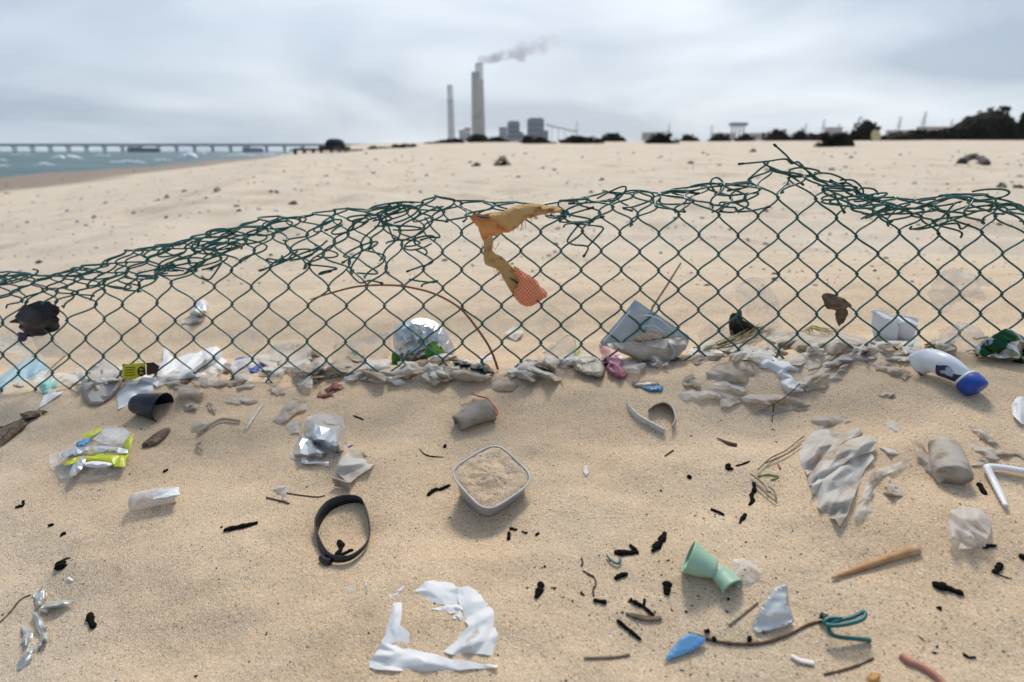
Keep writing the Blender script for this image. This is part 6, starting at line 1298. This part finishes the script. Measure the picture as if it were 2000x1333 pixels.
# ------------------------------------------------------------------ countless tiny specks
def specks(name, n, m, label, smin, smax, box, seed, flatz=.6):
    r = np.random.default_rng(seed); u = r.uniform(box[0], box[2], n); v = r.uniform(box[1], box[3], n)
    if seed == 1:
        k = n//2; u[:k] = np.clip(r.normal(1300, 170, k), 900, 1990); v[:k] = np.clip(r.normal(1140, 95, k), 860, 1330)
    P = gnd(u, v); V = []; F = []
    base = np.array([(1, 0, 0), (-.5, .87, 0), (-.5, -.87, 0), (0, 0, 1), (0, 0, -.4)]); f0 = [(0, 1, 3), (1, 2, 3), (2, 0, 3), (1, 0, 4), (2, 1, 4), (0, 2, 4)]
    for p in P:
        s = (p[1]/.9 if seed >= 4 else 1.0)*smin*(smax/smin)**r.uniform(0, 1)**1.8*np.array([r.uniform(.6, 1.6), r.uniform(.5, 1), flatz]); a = r.uniform(0, 6.28); c, q = math.cos(a), math.sin(a); b = base*s*(1+r.uniform(-.3, .3, (5, 3)))
        i0 = len(V); V += [(p[0]+x*c-y*q, p[1]+x*q+y*c, p[2]+z) for x, y, z in b]; F += [tuple(i+i0 for i in f) for f in f0]
    o = mesh_obj(name, V, F, m, smooth=False); setting(o, 'stuff'); tag(o, label, 'specks')
specks('charcoal_specks', 420, CHAR, 'fine black charcoal specks scattered over the near sand', .0006, .0026, (0, 800, 2000, 1333), 1)
specks('shell_fragments', 150, BONE, 'tiny white shell fragments scattered over the near sand', .0006, .0022, (0, 780, 2000, 1333), 2)
specks('wood_crumbs', 220, TWIG, 'tiny brown wood crumbs scattered over the near sand', .0005, .0018, (0, 780, 2000, 1333), 3)
# ------------------------------------------------------------------ litter scattered behind the fence
def scrap_mesh(seed, aspect):
    r = np.random.default_rng(seed); n = 7; V = []; F = []
    for i in range(n):
        a = 2*math.pi*i/n; V.append((math.cos(a)*r.uniform(.6, 1.1), math.sin(a)*r.uniform(.5, 1)*aspect, r.uniform(-.05, .25)))
    for i in range(n):
        a = 2*math.pi*i/n+.4; V.append((math.cos(a)*r.uniform(.3, .6), math.sin(a)*r.uniform(.3, .5)*aspect, r.uniform(.25, .75)))
    V.append((0, 0, r.uniform(.4, .9)))
    for i in range(n):
        j = (i+1) % n; F += [(i, j, n+i), (j, n+j, n+i), (n+i, n+j, 2*n)]
    F.append(tuple(range(n))[::-1]); return V, F
SM = [scrap_mesh(40+i, .5+.12*(i % 4)) for i in range(6)]
KIN = [('dark brown', mat('dark brown scrap', (.085, .06, .042), .9)), ('pale grey', mat('pale grey scrap', (.50, .49, .47), .6)), ('tan', mat('tan scrap', (.34, .25, .17), .8)), ('pinkish', mat('pinkish scrap', (.52, .36, .31), .7)), ('white', mat('white scrap', (.75, .74, .72), .6)), ('blue', mat('blue scrap', (.08, .17, .33), .5)), ('green', mat('green scrap', (.09, .13, .06), .7))]
meshes = {}
def scrap(u, v, wpx, kind, si, label=None, group=True):
    p = g1(u, v); k = (p[1]*CP+(EYE-p[2])*SP)/FPX; key = (kind, si)
    if key not in meshes:
        me = bpy.data.meshes.new('litter_scrap'); me.from_pydata(SM[si][0], [], SM[si][1]); me.materials.append(KIN[kind][1]); meshes[key] = me
    o = bpy.data.objects.new('litter_scrap', meshes[key]); COL.objects.link(o); s = wpx*k/2; o.location = (p[0], p[1], p[2]-s*.06); o.scale = (s, s, s*.8); o.rotation_euler = (0, 0, random.uniform(0, 6.28))
    tag(o, label or f'small {KIN[kind][0]} scrap of litter strewn on the open beach', 'litter', 'litter strewn on the beach behind the fence')
r = np.random.default_rng(12)
for u, v, wpx, kd, lb in [(132, 413, 16, 5, 'bright blue scrap lying far down the beach'), (78, 514, 20, 0, 'dark brown lump low on the beach behind the crumpled fence'), (325, 426, 15, 0, 'dark lump beside the rising fence edge'), (326, 386, 22, 6, 'green weed scrap on the open beach'), (378, 581, 8, 5, None), (205, 398, 10, 0, None), (425, 373, 28, 2, None), (403, 387, 10, 3, None), (572, 399, 24, 0, 'long dark scrap above the left fence crest'), (930, 325, 26, 0, 'brown tuft beside the dark green tussock'), (185, 425, 20, 2, None), (918, 318, 10, 0, None),
                          (1955, 366, 36, 6, 'green brown tussock on the sand beside the fence top'), (1990, 368, 24, 0, 'dark tussock next to the green brown one'), (1320, 428, 16, 5, 'blue scrap showing through the fence mesh'), (1370, 427, 14, 6, None), (1305, 446, 10, 5, None), (1536, 361, 18, 0, None), (1175, 352, 14, 0, None), (1012, 347, 12, 0, None), (833, 344, 12, 0, None), (1290, 355, 14, 1, None), (1060, 329, 12, 3, None), (1870, 297, 10, 1, None), (1970, 342, 10, 4, None), (1750, 360, 14, 4, None), (1617, 470, 12, 1, None), (1708, 530, 12, 0, None), (1782, 551, 10, 0, None), (1350, 320, 18, 0, None), (1470, 297, 20, 0, None)]: scrap(u, v, wpx, kd, r.integers(6), lb)
for i in range(225):
    v = 300+260*r.uniform(0, 1)**1.7; u = r.uniform(-20, 2020)
    if v < 345 and u < 620: continue
    scrap(u, v, r.uniform(6, 17)*(1.0 if v > 330 else .8), int(r.choice([0, 0, 0, 1, 2, 2, 3, 3, 4, 5])), int(r.integers(6)))
for i, (lb, u, vb, wp, hp) in enumerate([('dark green rounded tussock alone on the beach', 981, 352, 32, 28)]): bush(lb, u, vb, wp, hp, 20, m_leafA, seed=70, name='tussock', nleaf=700)
specks('dark_flecks', 900, KIN[0][1], 'countless tiny dark flecks of litter across the beach', .0007, .0026, (0, 312, 2000, 560), 5)
specks('pale_flecks', 700, KIN[1][1], 'countless tiny pale flecks of litter across the beach', .0008, .003, (0, 312, 2000, 560), 6)
specks('beach_flecks', 1400, KIN[2][1], 'countless tiny tan flecks of litter across the beach', .0009, .0032, (0, 312, 2000, 560), 4)

# ------------------------------------------------------------------ air
def haze():
    m = bpy.data.materials.new('haze'); m.use_nodes = True; t = m.node_tree; t.nodes.clear(); o = t.nodes.new('ShaderNodeOutputMaterial'); v = t.nodes.new('ShaderNodeVolumePrincipled')
    v.inputs['Color'].default_value = (.86, .91, .96, 1); v.inputs['Density'].default_value = 0.00007; v.inputs['Anisotropy'].default_value = .2; t.links.new(v.outputs[0], o.inputs['Volume'])
    b = mesh_obj('haze', *box_geo(-3500, 3500, -3450, 3550, -48, 520), m, smooth=False); setting(b, 'stuff'); b['label'] = 'pale sea haze in the air over the beach'; b['category'] = 'haze'
haze()
